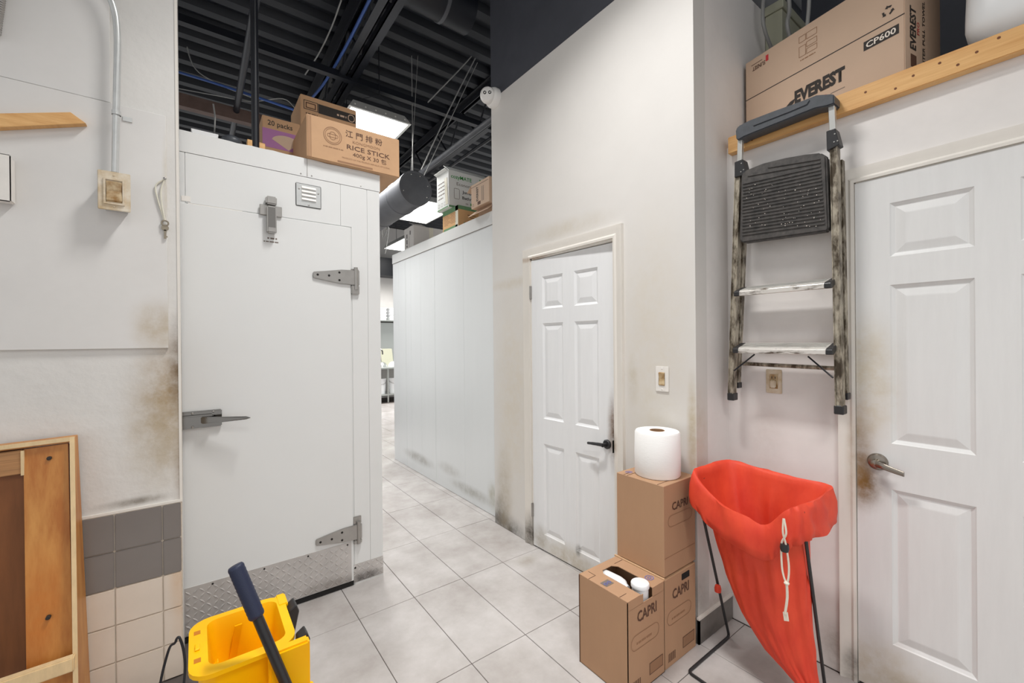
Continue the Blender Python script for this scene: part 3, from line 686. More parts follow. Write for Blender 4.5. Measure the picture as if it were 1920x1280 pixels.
def edge(a, b, wv, m, nm): # raw edge strip laid over the front of a board
    return MB().obox(a+nrm*.0, b-a, wv, nrm*.004).build(nm, m, pbx)
edge(tr, bot, th, 'ply_edge', 'raw_edge')
MB().add([tr, tr+LV, tr+LV+V((0, 2.312-tr.y, 0)), bk_t, tr+V((0, 0, -.02)), tr+LV+V((0, 0, -.02)), tr+LV+V((0, 2.312-tr.y, -.02)), bk_t+V((0, 0, -.02))], [(0, 1, 2, 3), (7, 6, 5, 4), (0, 4, 5, 1), (1, 5, 6, 2), (2, 6, 7, 3), (3, 7, 4, 0)]).build('top_board', 'ply_face', pbx, bevel=.002)
edge(tr+V((-.001, 0, 0)), tr+LV, V((0, 0, -.015)), 'ply_edge', 'raw_edge')
MB().box(tr.x-W_, tr.x-.018, 2.296, 2.310, .01, tr.z-.03).build('back_board', 'ply_dark', pbx)
MB().box(tr.x-W_-.013, tr.x-W_, tr.y+.01, 2.312, .003, tr.z-.018).build('side_board', 'ply_face', pbx, bevel=.002)
# upright board inside, set back from the raw edge
ul = .112
MB().add([tr+V((-.02, .012, -.025)), bot+V((-.02, .05, .02)), bot+V((-.02-ul, .045, .02)), tr+V((-.02-ul, .010, -.03)),
          tr+V((-.02, .028, -.025)), bot+V((-.02, .068, .02)), bot+V((-.02-ul, .063, .02)), tr+V((-.02-ul, .026, -.03))],
         [(0, 1, 2, 3), (7, 6, 5, 4), (0, 4, 5, 1), (1, 5, 6, 2), (2, 6, 7, 3), (3, 7, 4, 0)]).build('upright_board', 'ply_face', pbx)
ublk = tr+V((-.02-ul, .0, -.03))
MB().obox(ublk+V((-.30, .0, -.095)), (.298, 0, .01), (0, .02, 0), (0, 0, .085)).build('layered_block', 'ply_block', pbx, bevel=.002)
MB().obox(ublk+V((-.004, -.004, -.09)), (.008, 0, 0), (0, .02, 0), (0, 0, .088)).build('raw_edge', 'ply_edge', pbx)
for px_, py_ in ((92, 859), (90, 1158), (52, 970)):
    q = fp(px_, py_, 2.27 if py_ < 1000 else 2.195)
    MB().lathe(q+V((0, .01, 0)), (0, -1, 0), [(.007, 0), (.007, .012), (.004, .013), (.001, .0125)], 8).build('screw_hole', 'ink_black', pbx)
ra = fp(138, 1232, 2.125); rb = fp(0, 1279, 2.125)
MB().obox(ra, (rb-ra)*2.2, (0, .03, 0), (0, 0, -.05)).build('bottom_rail', 'ply_edge', pbx, bevel=.004, seg=2)

# ================================================================== CORRIDOR WALL SWITCH, ALCOVE OUTLET
def plate_switch(ya, yb, z0, z1, x, label, m, mr, brk=False):
    t = thing('light_switch' if not brk else 'wall_outlet', (x, (ya+yb)/2, z0), label, 'light switch' if not brk else 'outlet')
    MB().box(x-.006, x, yb, ya, z0, z1).build('cover_plate', m, t, bevel=.002, seg=2)
    w_, h_ = (ya-yb), (z1-z0); yc, zc = (ya+yb)/2, (z0+z1)/2
    if brk:
        MB().box(x-.0075, x-.006, yc-.018, yc+.018, zc-.034, zc+.034).build('socket_face', 'switch_brown', t, bevel=.003)
        for s in (-1, 1):
            for d in (-1, 1): MB().box(x-.0085, x-.0075, yc+d*.007-.0015, yc+d*.007+.0015, zc+s*.018-.005, zc+s*.018+.005).build('slot', 'ink_black', t)
        MB().box(x-.02, x-.0075, yc-.012, yc+.012, zc-.03, zc+.006).build('plug_cap', 'plate_ivory', t, bevel=.004, seg=2)
    else:
        MB().prism([(x-.006, yc-.017, zc+.034), (x-.012, yc-.017, zc+.03), (x-.007, yc-.017, zc), (x-.011, yc-.017, zc-.03), (x-.006, yc-.017, zc-.034)], (0, .034, 0)).build('rocker', mr, t, bevel=.001)
        for z in (z1-.012, z0+.012): MB().lathe((x-.006, yc, z), (-1, 0, 0), [(.004, 0), (.003, .002), (.001, .002)], 8).build('screw', m, t)
plate_switch(1.285, 1.211, 1.165, 1.292, CX, 'beige rocker switch on the white wall right of the small door', 'plate_white', 'switch_brown')
plate_switch(.891, .823, 1.168, 1.280, RX, 'yellowed wall outlet under the hanging step ladder', 'plate_ivory', 'switch_brown', True)

# ================================================================== PLANK OVER THE ALCOVE
pk = thing('pine_plank', (2.17, .5, 2.36), 'long pine plank nailed along the top of the right wall', 'plank')
MB().box(2.150, RX, -1.5, 1.045, 2.352, 2.436).build('board', 'pine', pk, bevel=.003, seg=2)
for y, z in ((.36, 2.40), (.29, 2.41), (.20, 2.40), (.5, 2.405), (.60, 2.385), (.15, 2.42), (.245, 2.38), (.93, 2.38), (.41, 2.376)):
    MB().lathe((2.150, y, z), (-1, 0, 0), [(.0045, 0), (.0045, .0008), (.001, .0006)], 8).build('knot', 'pine_knot', pk)

# ================================================================== STEP LADDER
ld = thing('step_ladder', (2.1, .78, 1.12), 'worn folding step ladder with black platform hung on the alcove wall', 'ladder')
def A(px_, py_, x=2.10): return PX(x, px_, py_)
def rail(pt, pb, w_, x0, x1, m, nm): # leaning channel
    return MB().add([(x0, pt.y-w_, pt.z), (x0, pt.y+w_, pt.z), (x1, pt.y+w_, pt.z), (x1, pt.y-w_, pt.z), (x0, pb.y-w_, pb.z), (x0, pb.y+w_, pb.z), (x1, pb.y+w_, pb.z), (x1, pb.y-w_, pb.z)],
        [(0, 1, 2, 3), (7, 6, 5, 4), (0, 4, 5, 1), (1, 5, 6, 2), (2, 6, 7, 3), (3, 7, 4, 0)]).build(nm, m, ld, bevel=.002)
xf = 2.085
lt_, lb_ = PX(xf, 1383, 325), PX(xf, 1370, 738); rt_, rb_ = PX(xf, 1563, 275), PX(xf, 1573, 762)
rail(lt_, lb_, .0125, xf, xf+.036, 'alu_worn', 'front_rail'); rail(rt_, rb_, .0125, xf, xf+.036, 'alu_worn', 'front_rail')
# groove lips of the channels
for pt, pb in ((lt_, lb_), (rt_, rb_)):
    for s in (-1, 1):
        a, b = pt+V((-.004, s*.009, 0)), pb+V((-.004, s*.009, 0))
        MB().obox(a, b-a, (0, s*.0035, 0), (.004, 0, 0)).build('rail_lip', 'alu_worn', ld)
# upper tubes
ut = [(PX(xf, 1386, 250), PX(xf, 1384, 322)), (PX(xf, 1557, 190), PX(xf, 1560, 262))]
for a, b in ut: rail(a, b, .0105, xf+.006, xf+.030, 'alu_bright', 'upper_tube')
# hinge blocks
for (a, b, c, d) in (((1377, 304), (1392, 298), (1399, 326), (1377, 333)), ((1549, 246), (1566, 240), (1574, 270), (1550, 283))):
    MB().prism([PX(xf-.01, *q) for q in (a, b, c, d)], (.052, 0, 0)).build('hinge_block', 'black_plastic', ld, bevel=.002)
for px_, py_ in ((1390, 306), (1394, 318), (1389, 322), (1565, 251), (1570, 264), (1564, 266)):
    MB().lathe(PX(xf-.01, px_, py_), (-1, 0, 0), [(.003, 0), (.002, .002), (.001, .002)], 8).build('rivet', 'alu_bright', ld)
# top hand bar
ol = [(1380, 261), (1379, 243), (1384, 236), (1403, 226), (1450, 208), (1500, 190), (1530, 178), (1557, 176), (1564, 177), (1564, 194), (1549, 199), (1528, 203), (1480, 222), (1425, 244), (1395, 256), (1385, 262)]
MB().prism([PX(2.075, *q) for q in ol], (.072, 0, 0)).build('hand_bar', 'black_plastic_worn', ld, bevel=.004, seg=2)
ol2 = [(1413, 236), (1408, 229), (1450, 213), (1500, 195), (1518, 188), (1513, 196), (1480, 210)]
MB().prism([PX(2.075, *q) for q in ol2], (-.004, 0, 0)).build('bar_facet', 'black_plastic_worn', ld)
# platform, folded upright
pl = [(1390, 324), (1400, 318), (1430, 306), (1470, 296), (1510, 289), (1538, 286), (1549, 292), (1554, 428), (1550, 433), (1392, 455), (1386, 450)]
pp = [PX(2.07, *q) for q in pl]
plat = MB().prism(pp, (.045, 0, 0)).build('platform', 'platform_rubber', ld, bevel=.006, seg=2)
for k in range(19):
    t = k/18
    a = PX(2.07, 1393+(-1)*t, 333+t*108); b = PX(2.07, 1538+9*t, 298+t*121)
    if k == 0: a = PX(2.07, 1440, 314)
    if k == 1: a = PX(2.07, 1402, 330)
    MB().obox(a+V((-.004, 0, -.002)), b-a, (0, 0, .0042), (.0045, 0, 0)).build('rib', 'platform_rubber', plat)
fm = MB()
for k in range(70):
    a = PX(2.0645, random.uniform(1398, 1540), random.uniform(345, 425)); fm.obox(a, (0, random.uniform(.001, .004), 0), (0, 0, random.uniform(.001, .003)), (.001, 0, 0))
fm.build('debris_flecks', 'paper_pale', plat, kind='stuff')
# treads
for (zc, ) in ((1.62, ), (1.335, )):
    hi = zc > 1.5
    la, ra_ = (PX(2.05, 1378, 549), PX(2.05, 1560, 540)) if hi else (PX(2.05, 1376, 656), PX(2.05, 1563, 664))
    yl_, yr_, zf = la.y, ra_.y, (la.z+ra_.z)/2
    up = .040
    pr = [V((2.04, 0, zf-.008)), V((2.04, 0, zf+.012)), V((2.048, 0, zf+.018)), V((2.125, 0, zf+up)), V((2.125, 0, zf+up-.012)), V((2.06, 0, zf-.008))]
    st_ = MB().prism([p+V((0, yr_+.004, 0)) for p in pr], (0, yl_-yr_-.008, 0)).build('tread', 'step_worn', ld, bevel=.0015)
    for k in range(4):
        f = .15+.2*k; p0 = pr[2].lerp(pr[3], f)
        MB().obox(p0+V((0, yr_+.03, 0)), (0, yl_-yr_-.06, 0), (.007, 0, .0022), (-.0006, 0, .0022)).build('grip_ridge', 'alu_bright', st_)
    for yy in (yl_, yr_+.024):
        MB().prism([p+V((-.003, yy, 0)) for p in pr], (0, -.024, 0)).build('end_cap', 'black_plastic', st_, bevel=.002)
for a, b in (((1415, 664), (1376, 695)), ((1515, 668), (1562, 708))):
    MB().tube([PX(2.09, *a), PX(2.075, *b)], .0035, 6).build('brace', 'black_steel', ld, smooth=True)
# rear frame
rt = [(PX(2.14, 1398, 335), PX(2.14, 1382, 718)), (PX(2.14, 1576, 300), PX(2.14, 1585, 738))]
for a, b in rt: rail(a, b, .008, 2.135, 2.165, 'alu_worn', 'rear_rail')
a, b = PX(2.15, 1386, 681), PX(2.15, 1578, 691)
MB().tube([a, b], .009, 8).build('rear_crossbar', 'alu_worn', ld, smooth=True)
for p, dx, xx in ((lb_, .016, xf), (rb_, .017, xf)):
    MB().box(xx-.004, xx+.04, p.y-dx, p.y+dx, p.z-.032, p.z+.004).build('foot', 'black_plastic', ld, bevel=.003)
for a, p in rt: MB().box(2.131, 2.168, p.y-.011, p.y+.011, p.z-.024, p.z+.004).build('foot', 'black_plastic', ld, bevel=.002)

# ================================================================== CARTONS
def carton(name, label, o, u, wd, dp, ht, m, flaps=True, group=None, inset=.0):
    """o: near-left-bottom corner, u: direction of the long front edge; depth runs to the left-hand normal (away)"""
    u = V(u).normalized(); d = Z.cross(u).normalized(); o = V(o)
    t = thing(name, o+u*wd/2+d*dp/2, label, 'cardboard box', group)
    MB().obox(o, u*wd, d*dp, Z*ht).build('body', m, t, bevel=.003, seg=2)
    return t, o, u, d
# --- three stacked cartons by the small door
def capri(x0, y0, z0, wd, dp, ht, label, opened=False):
    t = thing('carton', (x0+wd/2, y0+dp/2, z0), label, 'cardboard box', 'stacked cartons by the small door')
    x1, y1, z1 = x0+wd, y0+dp, z0+ht
    w_ = .003
    if opened:
        m = MB().box(x0, x0+w_, y0, y1, z0, z1).box(x1-w_, x1, y0, y1, z0, z1).box(x0, x1, y1-w_, y1, z0, z1).box(x0, x1, y0, y0+w_, z0, z1-.035).box(x0, x0+.10, y0, y0+w_, z1-.036, z1).box(x0+.165, x1, y0, y0+w_, z1-.036, z1).box(x0, x1, y0, y1, z0, z0+w_)
        m.build('body', 'cardboard', t)
        # lid with a long slot
        sx0, sx1, sy1 = x0+.085, x0+.185, y1-.055
        MB().box(x0, sx0, y0, y1, z1, z1+.003).build('lid_flap', 'cardboard', t)
        MB().box(sx1, x1, y0, y1, z1, z1+.003).build('lid_flap', 'cardboard', t)
        pts = [(sx0, y1, z1), (sx1, y1, z1), (sx1, sy1-.01, z1), ((sx0+sx1)/2+.03, sy1+.012, z1), ((sx0+sx1)/2-.03, sy1+.012, z1), (sx0, sy1-.01, z1)]
        MB().prism(pts, (0, 0, .003)).build('lid_flap', 'cardboard', t)
        MB().box(x0+.165, sx1, y0, y0+.03, z1, z1+.003).build('lid_flap', 'cardboard', t)
        return t
    MB().box(x0, x1, y0, y1, z0, z1).build('body', 'cardboard', t, bevel=.002)
    return t
def capri_print(t, x0, y0, z0, wd, ht, upper=False):
    if upper:
        text('CAPRI', t, (x0+.062, y0, z0+ht*.70), X, Z, .034, 'ink_brown', .125, bold=.022)
        outline(t, (x0+.030, y0, z0+ht*.52), X, Z, .19, .052, .0025, 'ink_light_brown', rad=.026)
        patch(t, (x0+.002, y0, z0+ht*.20), X, Z, .24, .0025, 'ink_light_brown', 'perforation')
        return
    text('CAPRI', t, (x0+.06, y0, z0+ht*.74), X, Z, .042, 'ink_brown', .13, bold=.022)
    outline(t, (x0+.018, y0, z0+ht*.46), X, Z, .19, .062, .0025, 'ink_light_brown', rad=.031)
    smudge(t, (x0+.055, y0, z0+ht*.515), X, Z, .10, .010, 'ink_light_brown')
    patch(t, (x0+.14, y0, z0+ht*.10), X, Z, .09, .045, 'ink_light_brown', 'printed_label'); outline(t, (x0+.138, y0, z0+ht*.097), X, Z, .094, .049, .003, 'ink_brown')
    for k in range(8): patch(t, (x0+.025+k*.007, y0, z0+ht*.06), X, Z, .0022+.0022*(k % 2), .036, 'ink_brown', 'barcode_bar')
def capri_top(t, x0, y0, z1, wd, dp, full=True):
    MB().box(x0+.001, x0+.06, y0+dp-.062, y0+dp-.06, z1, z1+.0012).build('flap_slit', 'ink_brown', t)
    outline(t, (x0+.03, y0+dp-.05, z1), X, Y, .035, .03, .003, 'ink_blue', rad=.014)
    outline(t, (x0+.039, y0+dp-.042, z1), X, Y, .017, .014, .003, 'ink_blue', rad=.006)
b1 = capri(1.356, 1.065, 0, .247, .262, .388, 'open-slotted cardboard carton on the floor with a white bottle cap showing', True); capri_print(b1, 1.356, 1.065, 0, .247, .388)
b2 = capri(1.607, 1.067, 0, .247, .268, .386, 'cardboard carton on the floor beneath the toilet roll stack'); capri_print(b2, 1.607, 1.067, 0, .247, .386)
MB().box(1.61, 1.853, 1.068, 1.334, .386, .389).build('lid_flap', 'cardboard_edge', b2)
MB().box(1.604, 1.612, 1.067, 1.335, .389, .396).build('lid_flap', 'cardboard_edge', b2)
MB().box(1.74, 1.80, 1.064, 1.068, .345, .372).build('hand_hole', 'dark_gap', b2, bevel=.001)
b3 = capri(1.612, 1.070, .397, .25, .254, .395, 'cardboard carton stacked on top, carrying the toilet roll'); capri_print(b3, 1.612, 1.070, .397, .25, .395, True)
capri_top(b3, 1.612, 1.07, .792, .25, .254)
for (a, b) in (((1.612, 1.10), (1.70, 1.10)), ((1.612, 1.28), (1.65, 1.28))):
    MB().box(a[0], b[0], a[1], a[1]+.0018, .792, .7932).build('flap_slit', 'ink_brown', b3)
# printing on the open carton's lid
zt = .391
patch(b1, (1.372, 1.185, zt), X, Y, .048, .036, 'ink_grey', 'printed_symbol'); text('oo', b1, (1.376, 1.193, zt+.0008), X, Y, .024, 'ink_blue', .04)
outline(b1, (1.552, 1.10, zt), X, Y, .04, .035, .003, 'ink_blue', rad=.017); outline(b1, (1.562, 1.11, zt), X, Y, .02, .015, .003, 'ink_blue', rad=.006)
for (xa, xb, ya, yb_) in ((1.357, 1.40, 1.272, 1.274), (1.40, 1.402, 1.272, 1.315), (1.358, 1.40, 1.105, 1.107), (1.545, 1.60, 1.285, 1.287)):
    MB().box(xa, xb, ya, yb_, zt, zt+.001).build('flap_slit', 'ink_brown', b1)
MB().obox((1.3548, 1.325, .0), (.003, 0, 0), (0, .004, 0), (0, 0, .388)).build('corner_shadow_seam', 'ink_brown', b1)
# bottle and lid inside the open carton
bt = thing('plastic_bottle', (1.48, 1.2, .31), 'translucent white plastic bottle lying in the slotted carton', 'bottle')
MB().lathe((1.478, 1.31, .352), (.02, -1, .04), [(.001, 0), (.026, .004), (.031, .02), (.031, .10), (.026, .125), (.014, .14), (.012, .15), (.001, .15)], 20).build('bottle_body', 'white_plastic', bt, smooth=True)
cp_ = thing('plastic_jar', (1.515, 1.10, .3), 'round white screw-lid jar poking out of the slotted carton', 'jar')
MB().lathe((1.500, 1.112, .30), (0, 0, 1), [(.001, 0), (.034, 0), (.034, .082), (.001, .082)], 24).build('jar_body', 'white_plastic', cp_, smooth=True)
MB().lathe((1.500, 1.112, .384), (0, 0, 1), [(.001, 0), (.038, 0), (.0385, .012), (.036, .016), (.030, .017), (.001, .018)], 28).build('lid', 'white_plastic', cp_, smooth=True)
# --- toilet roll
tp = thing('toilet_roll', (1.742, 1.188, .7925), 'large white toilet paper roll standing on the top carton', 'toilet roll')
rc = (1.742, 1.188, .7935); ro = .103
MB().lathe(rc, (0, 0, 1), [(.034, 0), (ro-.004, 0), (ro, .006), (ro+.001, .1), (ro-.001, .196), (ro-.006, .204), (.034, .205), (.034, 0)], 64, False).build('paper', 'tissue', tp, smooth=True)
MB().lathe(rc, (0, 0, 1), [(.0342, .001), (.0342, .206), (.031, .206), (.031, .001)], 40, False).build('core', 'tissue_core', tp, smooth=True)
MB().lathe((rc[0], rc[1], rc[2]+.15), (0, 0, 1), [(.001, 0), (.031, .001), (.001, .002)], 24).build('core_plug', 'tissue_core', tp)
# --- cartons on the near cooler
RZ = 2.4475
t, o, u, d = carton('carton', 'long tan rice stick carton overhanging the cooler front corner', (.500, 2.520, RZ), X, .528, .40, .235, 'cardboard_rice')
text('江 門 排 粉', t, o+X*.205+Z*.168, X, Z, .030, 'ink_brown', .215, bold=.008)
text('KONGMOON', t, o+X*.245+Z*.135, X, Z, .016, 'ink_light_brown', .16)
text('RICE STICK', t, o+X*.212+Z*.096, X, Z, .026, 'ink_brown', .255, bold=.01)
text('400g X 30 包', t, o+X*.245+Z*.060, X, Z, .022, 'ink_brown', .20)
text('PRODUCT OF THE PEOPLE\'S REPUBLIC OF CHINA', t, o+X*.185+Z*.036, X, Z, .008, 'ink_light_brown', .28)
outline(t, o+X*.085+Z*.098, X, Z, .100, .100, .004, 'ink_light_brown', rad=.0495); outline(t, o+X*.094+Z*.107, X, Z, .082, .082, .003, 'ink_light_brown', rad=.04)
outline(t, o+X*.118+Z*.125, X, Z, .034, .046, .003, 'ink_light_brown', rad=.016)
outline(t, o+X*.105+Z*.138, X, Z, .06, .02, .003, 'ink_light_brown', rad=.009)
smudge(t, o+X*.085+Z*.078, X, Z, .11, .008, 'ink_light_brown')
for xx in (.006, .013, .02): MB().obox(o+X*xx+V((0, -.0012, .004)), (.0025, 0, 0), (0, .001, 0), (0, 0, .225)).build('crease', 'ink_light_brown', t)
patch(t, o+X*.16+Z*.008, X, Z, .20, .010, 'ink_light_brown', 'stain_mark')
t, o, u, d = carton('carton', 'tall tan carton with a dark printed band behind the rice stick carton', (.548, 2.935, RZ), X, .345, .33, .555, 'cardboard_rice')
patch(t, o+X*.105+Z*.462, X, Z, .235, .060, 'ink_black', 'printed_band'); smudge(t, o+X*.22+Z*.482-Y*.0008, X, Z, .06, .016, 'cardboard_pale')
outline(t, o+X*.29+Z*.466, X, Z, .045, .05, .005, 'cardboard_pale', rad=.022)
outline(t, o+X*.018+Z*.466, X, Z, .085, .058, .004, 'ink_black'); outline(t, o+X*.03+Z*.476, X, Z, .06, .036, .006, 'ink_brown')
smudge(t, o+X*.03+Z*.438, X, Z, .07, .010, 'ink_brown'); smudge(t, o+X*.03+Z*.420, X, Z, .08, .010, 'ink_brown')
for k in range(3): outline(t, o+X*(.12+k*.05)+Z*.41, X, Z, .025, .025, .002, 'ink_light_brown')
t, o, u, d = carton('carton', 'tan carton with purple band and fan print reading 20 packs', (.336, 2.925, RZ), X, .206, .2, .352, 'cardboard_rice')
patch(t, o+X*0+Z*.165, X, Z, .204, .112, 'ink_purple', 'printed_band'); text('20 packs', t, o+X*.028+Z*.300, X, Z, .030, 'ink_black', .135, bold=.01)
fan = [o+X*.045+Z*.22+V((0, -.0016, 0))]
fan = [o+V((.05, -.0014, .218))] + [o+V((.13+.085*math.cos(math.radians(a)), -.0014, .205+.05*math.sin(math.radians(a)))) for a in range(150, 10, -14)] + [o+V((.14, -.0014, .17))]
MB().prism(fan, (0, .0008, 0)).build('printed_fan', 'cardboard_pale', t)
# small things on the cooler roof
ft = thing('foam_tray', (.05, 2.61, RZ), 'flat white foam tray on the cooler roof by the left wall', 'tray')
MB().loops([[V((-.006+s, 2.572+s, RZ+h)), V((.105-s, 2.572+s, RZ+h)), V((.105-s, 2.66-s, RZ+h)), V((-.006+s, 2.66-s, RZ+h))] for s, h in ((.006, 0), (0, .026), (.004, .026), (.010, .006))], True, True).build('tray_shell', 'white_plastic', ft, bevel=.002)
wb = thing('wood_offcut', (.27, 2.7, RZ), 'small orange wood offcut behind the upright pipe on the cooler roof', 'wood block')
MB().obox((.235, 2.66, RZ), (.085, .01, 0), (0, .05, 0), (0, 0, .075)).build('block', 'pine', wb, bevel=.002)
dl = thing('cloth_bundle', (.16, 2.8, RZ), 'dark crumpled bundle on the cooler roof beside the foam tray', 'bundle')
L = []
for k in range(9):
    a = k/8*math.pi; L.append([V((.165+.05*math.sin(a)*math.cos(b)*(1+.25*mn.noise(V((k, j, 0)))), 2.66+.05*math.sin(a)*math.sin(b), RZ+.035-.035*math.cos(a)*1.0)) for j, b in enumerate([x*.524 for x in range(12)])])
MB().loops(L).build('cloth', 'black_plastic_worn', dl, smooth=True)

# --- cartons on the corridor cooler
KZ = 2.479
t = thing('carton', (2.06, 3.42, KZ), 'orange tan carton under the white tissue carton on the corridor cooler', 'cardboard box')
ox0, oy0, oy1 = 1.945, 3.40, 3.70
MB().box(ox0, ox0+.34, oy0, oy1, KZ, KZ+.20).build('body', 'cardboard_orange', t, bevel=.002)
patch(t, (ox0, oy1, KZ+.155), -Y, Z, oy1-oy0, .045, 'carton_green', 'printed_band'); patch(t, (ox0, oy0, KZ+.165), X, Z, .34, .035, 'carton_green', 'printed_band')
for k in range(7): patch(t, (ox0, oy1-.03, KZ+.14-k*.014), -Y, Z, .08+.03*((k*7) % 3), .004, 'ink_light_brown', 'printed_line'); patch(t, (ox0, oy1-.16, KZ+.14-k*.014), -Y, Z, .1, .004, 'ink_light_brown', 'printed_line')
patch(t, (ox0, oy1-.02, KZ+.006), -Y, Z, .27, .02, 'carton_green', 'printed_band')
for k in range(5): patch(t, (ox0+.1+.02*k, oy0, KZ+.12-k*.02), X, Z, .09, .005, 'ink_brown', 'printed_line')
patch(t, (ox0+.06, oy0, KZ+.02), X, Z, .12, .03, 'carton_green', 'printed_band')
patch(t, (ox0, oy0+.05, KZ+.0), -Y, Z, .05, .2, 'tape_clear', 'tape_strip')
t = thing('carton', (2.1, 3.5, KZ+.2), 'white and green economy tissue carton set on an orange carton', 'cardboard box')
wx0, wy0, wy1, wz0, wz1 = 1.905, 3.50, 3.74, KZ+.235, KZ+.56
wz0 = KZ+.203; wz1 = wz0+.345
MB().box(wx0, wx0+.48, wy0, wy1, wz0, wz1).build('body', 'carton_white', t, bevel=.002)
MB().obox((wx0, wy0, wz1), (.46, 0, 0), V((0, .10, .07)), (0, .003, -.004)).build('flap', 'carton_white', t)
MB().obox((wx0, wy1, wz1), (0, -.22, 0), (-.03, 0, .012), (0, 0, .003)).build('flap', 'carton_white', t)
O = V((wx0, wy0, wz0))
text('cozyMATE', t, O+X*.025+Z*.275, X, Z, .035, 'ink_green', .225, bold=.012)
patch(t, O+X*.34+Z*.29, X, Z, .115, .032, 'ink_green', 'printed_band'); text('JRT-700', t, O+X*.35+Z*.297, X, Z, .018, 'carton_white', .09)
text('Economy Tissue', t, O+X*.085+Z*.215, X, Z, .030, 'ink_grey', .33)
outline(t, O+X*.055+Z*.085, X, Z, .06, .10, .004, 'ink_grey', rad=.012)
text('Jumbo', t, O+X*.145+Z*.150, X, Z, .028, 'ink_black', .13, bold=.015); text('Bathroom', t, O+X*.145+Z*.095, X, Z, .028, 'ink_black', .19, bold=.015)
text('*', t, O+X*.18+Z*.035, X, Z, .03, 'ink_grey', .03); patch(t, O+X*.235+Z*.045, X, Z, .06, .026, 'ink_green', 'printed_band')
patch(t, (wx0, wy1-.005, wz0+.002), -Y, Z, .22, .012, 'carton_green', 'printed_band'); patch(t, O+X*.0+Z*.0, X, Z, .3, .018, 'carton_green', 'printed_band')
for k in range(5): smudge(t, (wx0, wy1-.03, wz0+.25-k*.036), -Y, Z, (.15, .13, .16, .14, .1)[k], .013, 'ink_grey')
for k in range(3): outline(t, (wx0, wy1-.03-k*.06, wz0+.03), -Y, Z, .03, .034, .003, 'ink_grey')
MB().obox((wx0-.0015, wy0+.06, wz0+.03), (0, -.05, 0), (0, .02, .25), (-.002, 0, 0)).build('tape_strip', 'tape_clear', t)
t = thing('carton', (2.0, 3.02, KZ), 'small tan upright-printed carton at the end of the corridor cooler roof', 'cardboard box')
ex0, ey0, ey1, ez0 = 1.885, 2.80, 3.07, KZ+.062
MB().box(ex0, ex0+.3, ey0, ey1, ez0, ez0+.20).build('body', 'cardboard_pale', t, bevel=.002)
MB().box(ex0+.06, ex0+.3, ey0+.02, ey1-.02, KZ, ez0).build('lower_flaps', 'cardboard_pale', t)
MB().obox((ex0, ey1, ez0+.2), (.02, .10, -.03), (.22, 0, 0), (0, 0, .003)).build('flap', 'cardboard_pale', t)
MB().obox((ex0, ey1+.05, ez0-.055), (0, -.30, 0), (.06, 0, .05), (0, 0, .003)).build('flap', 'cardboard_pale', t)
text('EVEREST', t, (ex0, ey1-.11, ez0+.045), Z, Y, .028, 'ink_black', .12, bold=.02); patch(t, (ex0, ey1-.10, ez0+.012), -Y, Z, .045, .026, 'ink_brown', 'printed_logo')
for k in range(2): patch(t, (ex0, ey1-.165-.02*k, ez0+.03), -Y, Z, .006, .12, 'ink_grey', 'printed_line')
outline(t, (ex0, ey1-.02, ez0+.015), -Y, Z, .022, .022, .003, 'ink_grey', rad=.01)
patch(t, (ex0, ey1, ez0+.175), -Y, Z, .26, .003, 'ink_black', 'printed_line')
t = thing('carton', (2.1, 4.55, KZ), 'pale grey carton at the far end of the corridor cooler roof', 'cardboard box')
gx0, gy0, gy1 = 1.95, 4.40, 4.66
MB().box(gx0, gx0+.42, gy0, gy1, KZ, KZ+.24).build('body', 'carton_grey', t, bevel=.002)
MB().obox((gx0, gy0, KZ+.24), (.0, .12, .05), (.15, 0, 0), (0, 0, .003)).build('flap', 'carton_grey', t)
MB().obox((gx0, gy0, KZ+.24), (.38, .10, -.02), (0, .12, 0), (0, 0, .003)).build('flap', 'carton_grey', t)
smudge(t, (gx0, gy1-.09, KZ+.02), Z, Y, .15, .030, 'ink_black'); patch(t, (gx0, gy1-.16, KZ+.15), -Y, Z, .02, .045, 'ink_black', 'printed_band')
patch(t, (gx0, gy1-.14, KZ+.02), -Y, Z, .004, .12, 'ink_grey', 'printed_line')
patch(t, (gx0+.19, gy0, KZ+.0), X, Z, .05, .24, 'tape_clear', 'tape_strip')

# --- big carton in the loft above the plank
an = math.radians(11.4); uu = V((-math.sin(an), -math.cos(an), 0)) # seen left to right along the face
nearc = PX(2.235, 1697, 126); nearc.z = 0
def solve_left(px_):
    best = min(range(20, 120), key=lambda k: abs((lambda P: 960+F_PX*(P-V((0, 0, EYE))).dot(_r)/(P-V((0, 0, EYE))).dot(_f)-px_)(V((nearc.x, nearc.y, 2.6))-uu*(k*.01))))
    return V((nearc.x, nearc.y, 0))-uu*(best*.01), best*.01
lc, Wb = solve_left(1399)
ez = 2.4405
ev = thing('carton', lc+uu*Wb/2+V((.1, 0, ez)), 'large tan towel carton lying in the loft behind the pine plank', 'cardboard box')
dd = V((math.cos(an), -math.sin(an), 0))
hx = PX(lc.x, 1393, 122); Hb = hx.z-ez
O = lc+Z*ez
MB().obox(O, uu*Wb, dd*.30, Z*Hb).build('body', 'cardboard_pale', ev, bevel=.003, seg=2)
s = Wb/.60
patch(ev, O+Z*(Hb*.555), uu, Z, Wb, .004, 'ink_black', 'flap_seam')
text('EVEREST', ev, O+uu*(.226*s)+Z*(Hb*.25), uu, Z, .055, 'ink_black', .19*s, bold=.055)
MB().prism([O+uu*q[0]*s+Z*q[1]-dd*.0014 for q in ((.176, .082), (.184, .112), (.208, .132), (.226, .136), (.222, .118), (.2, .108), (.19, .084))], dd*.0008).build('printed_logo', 'ink_black', ev)
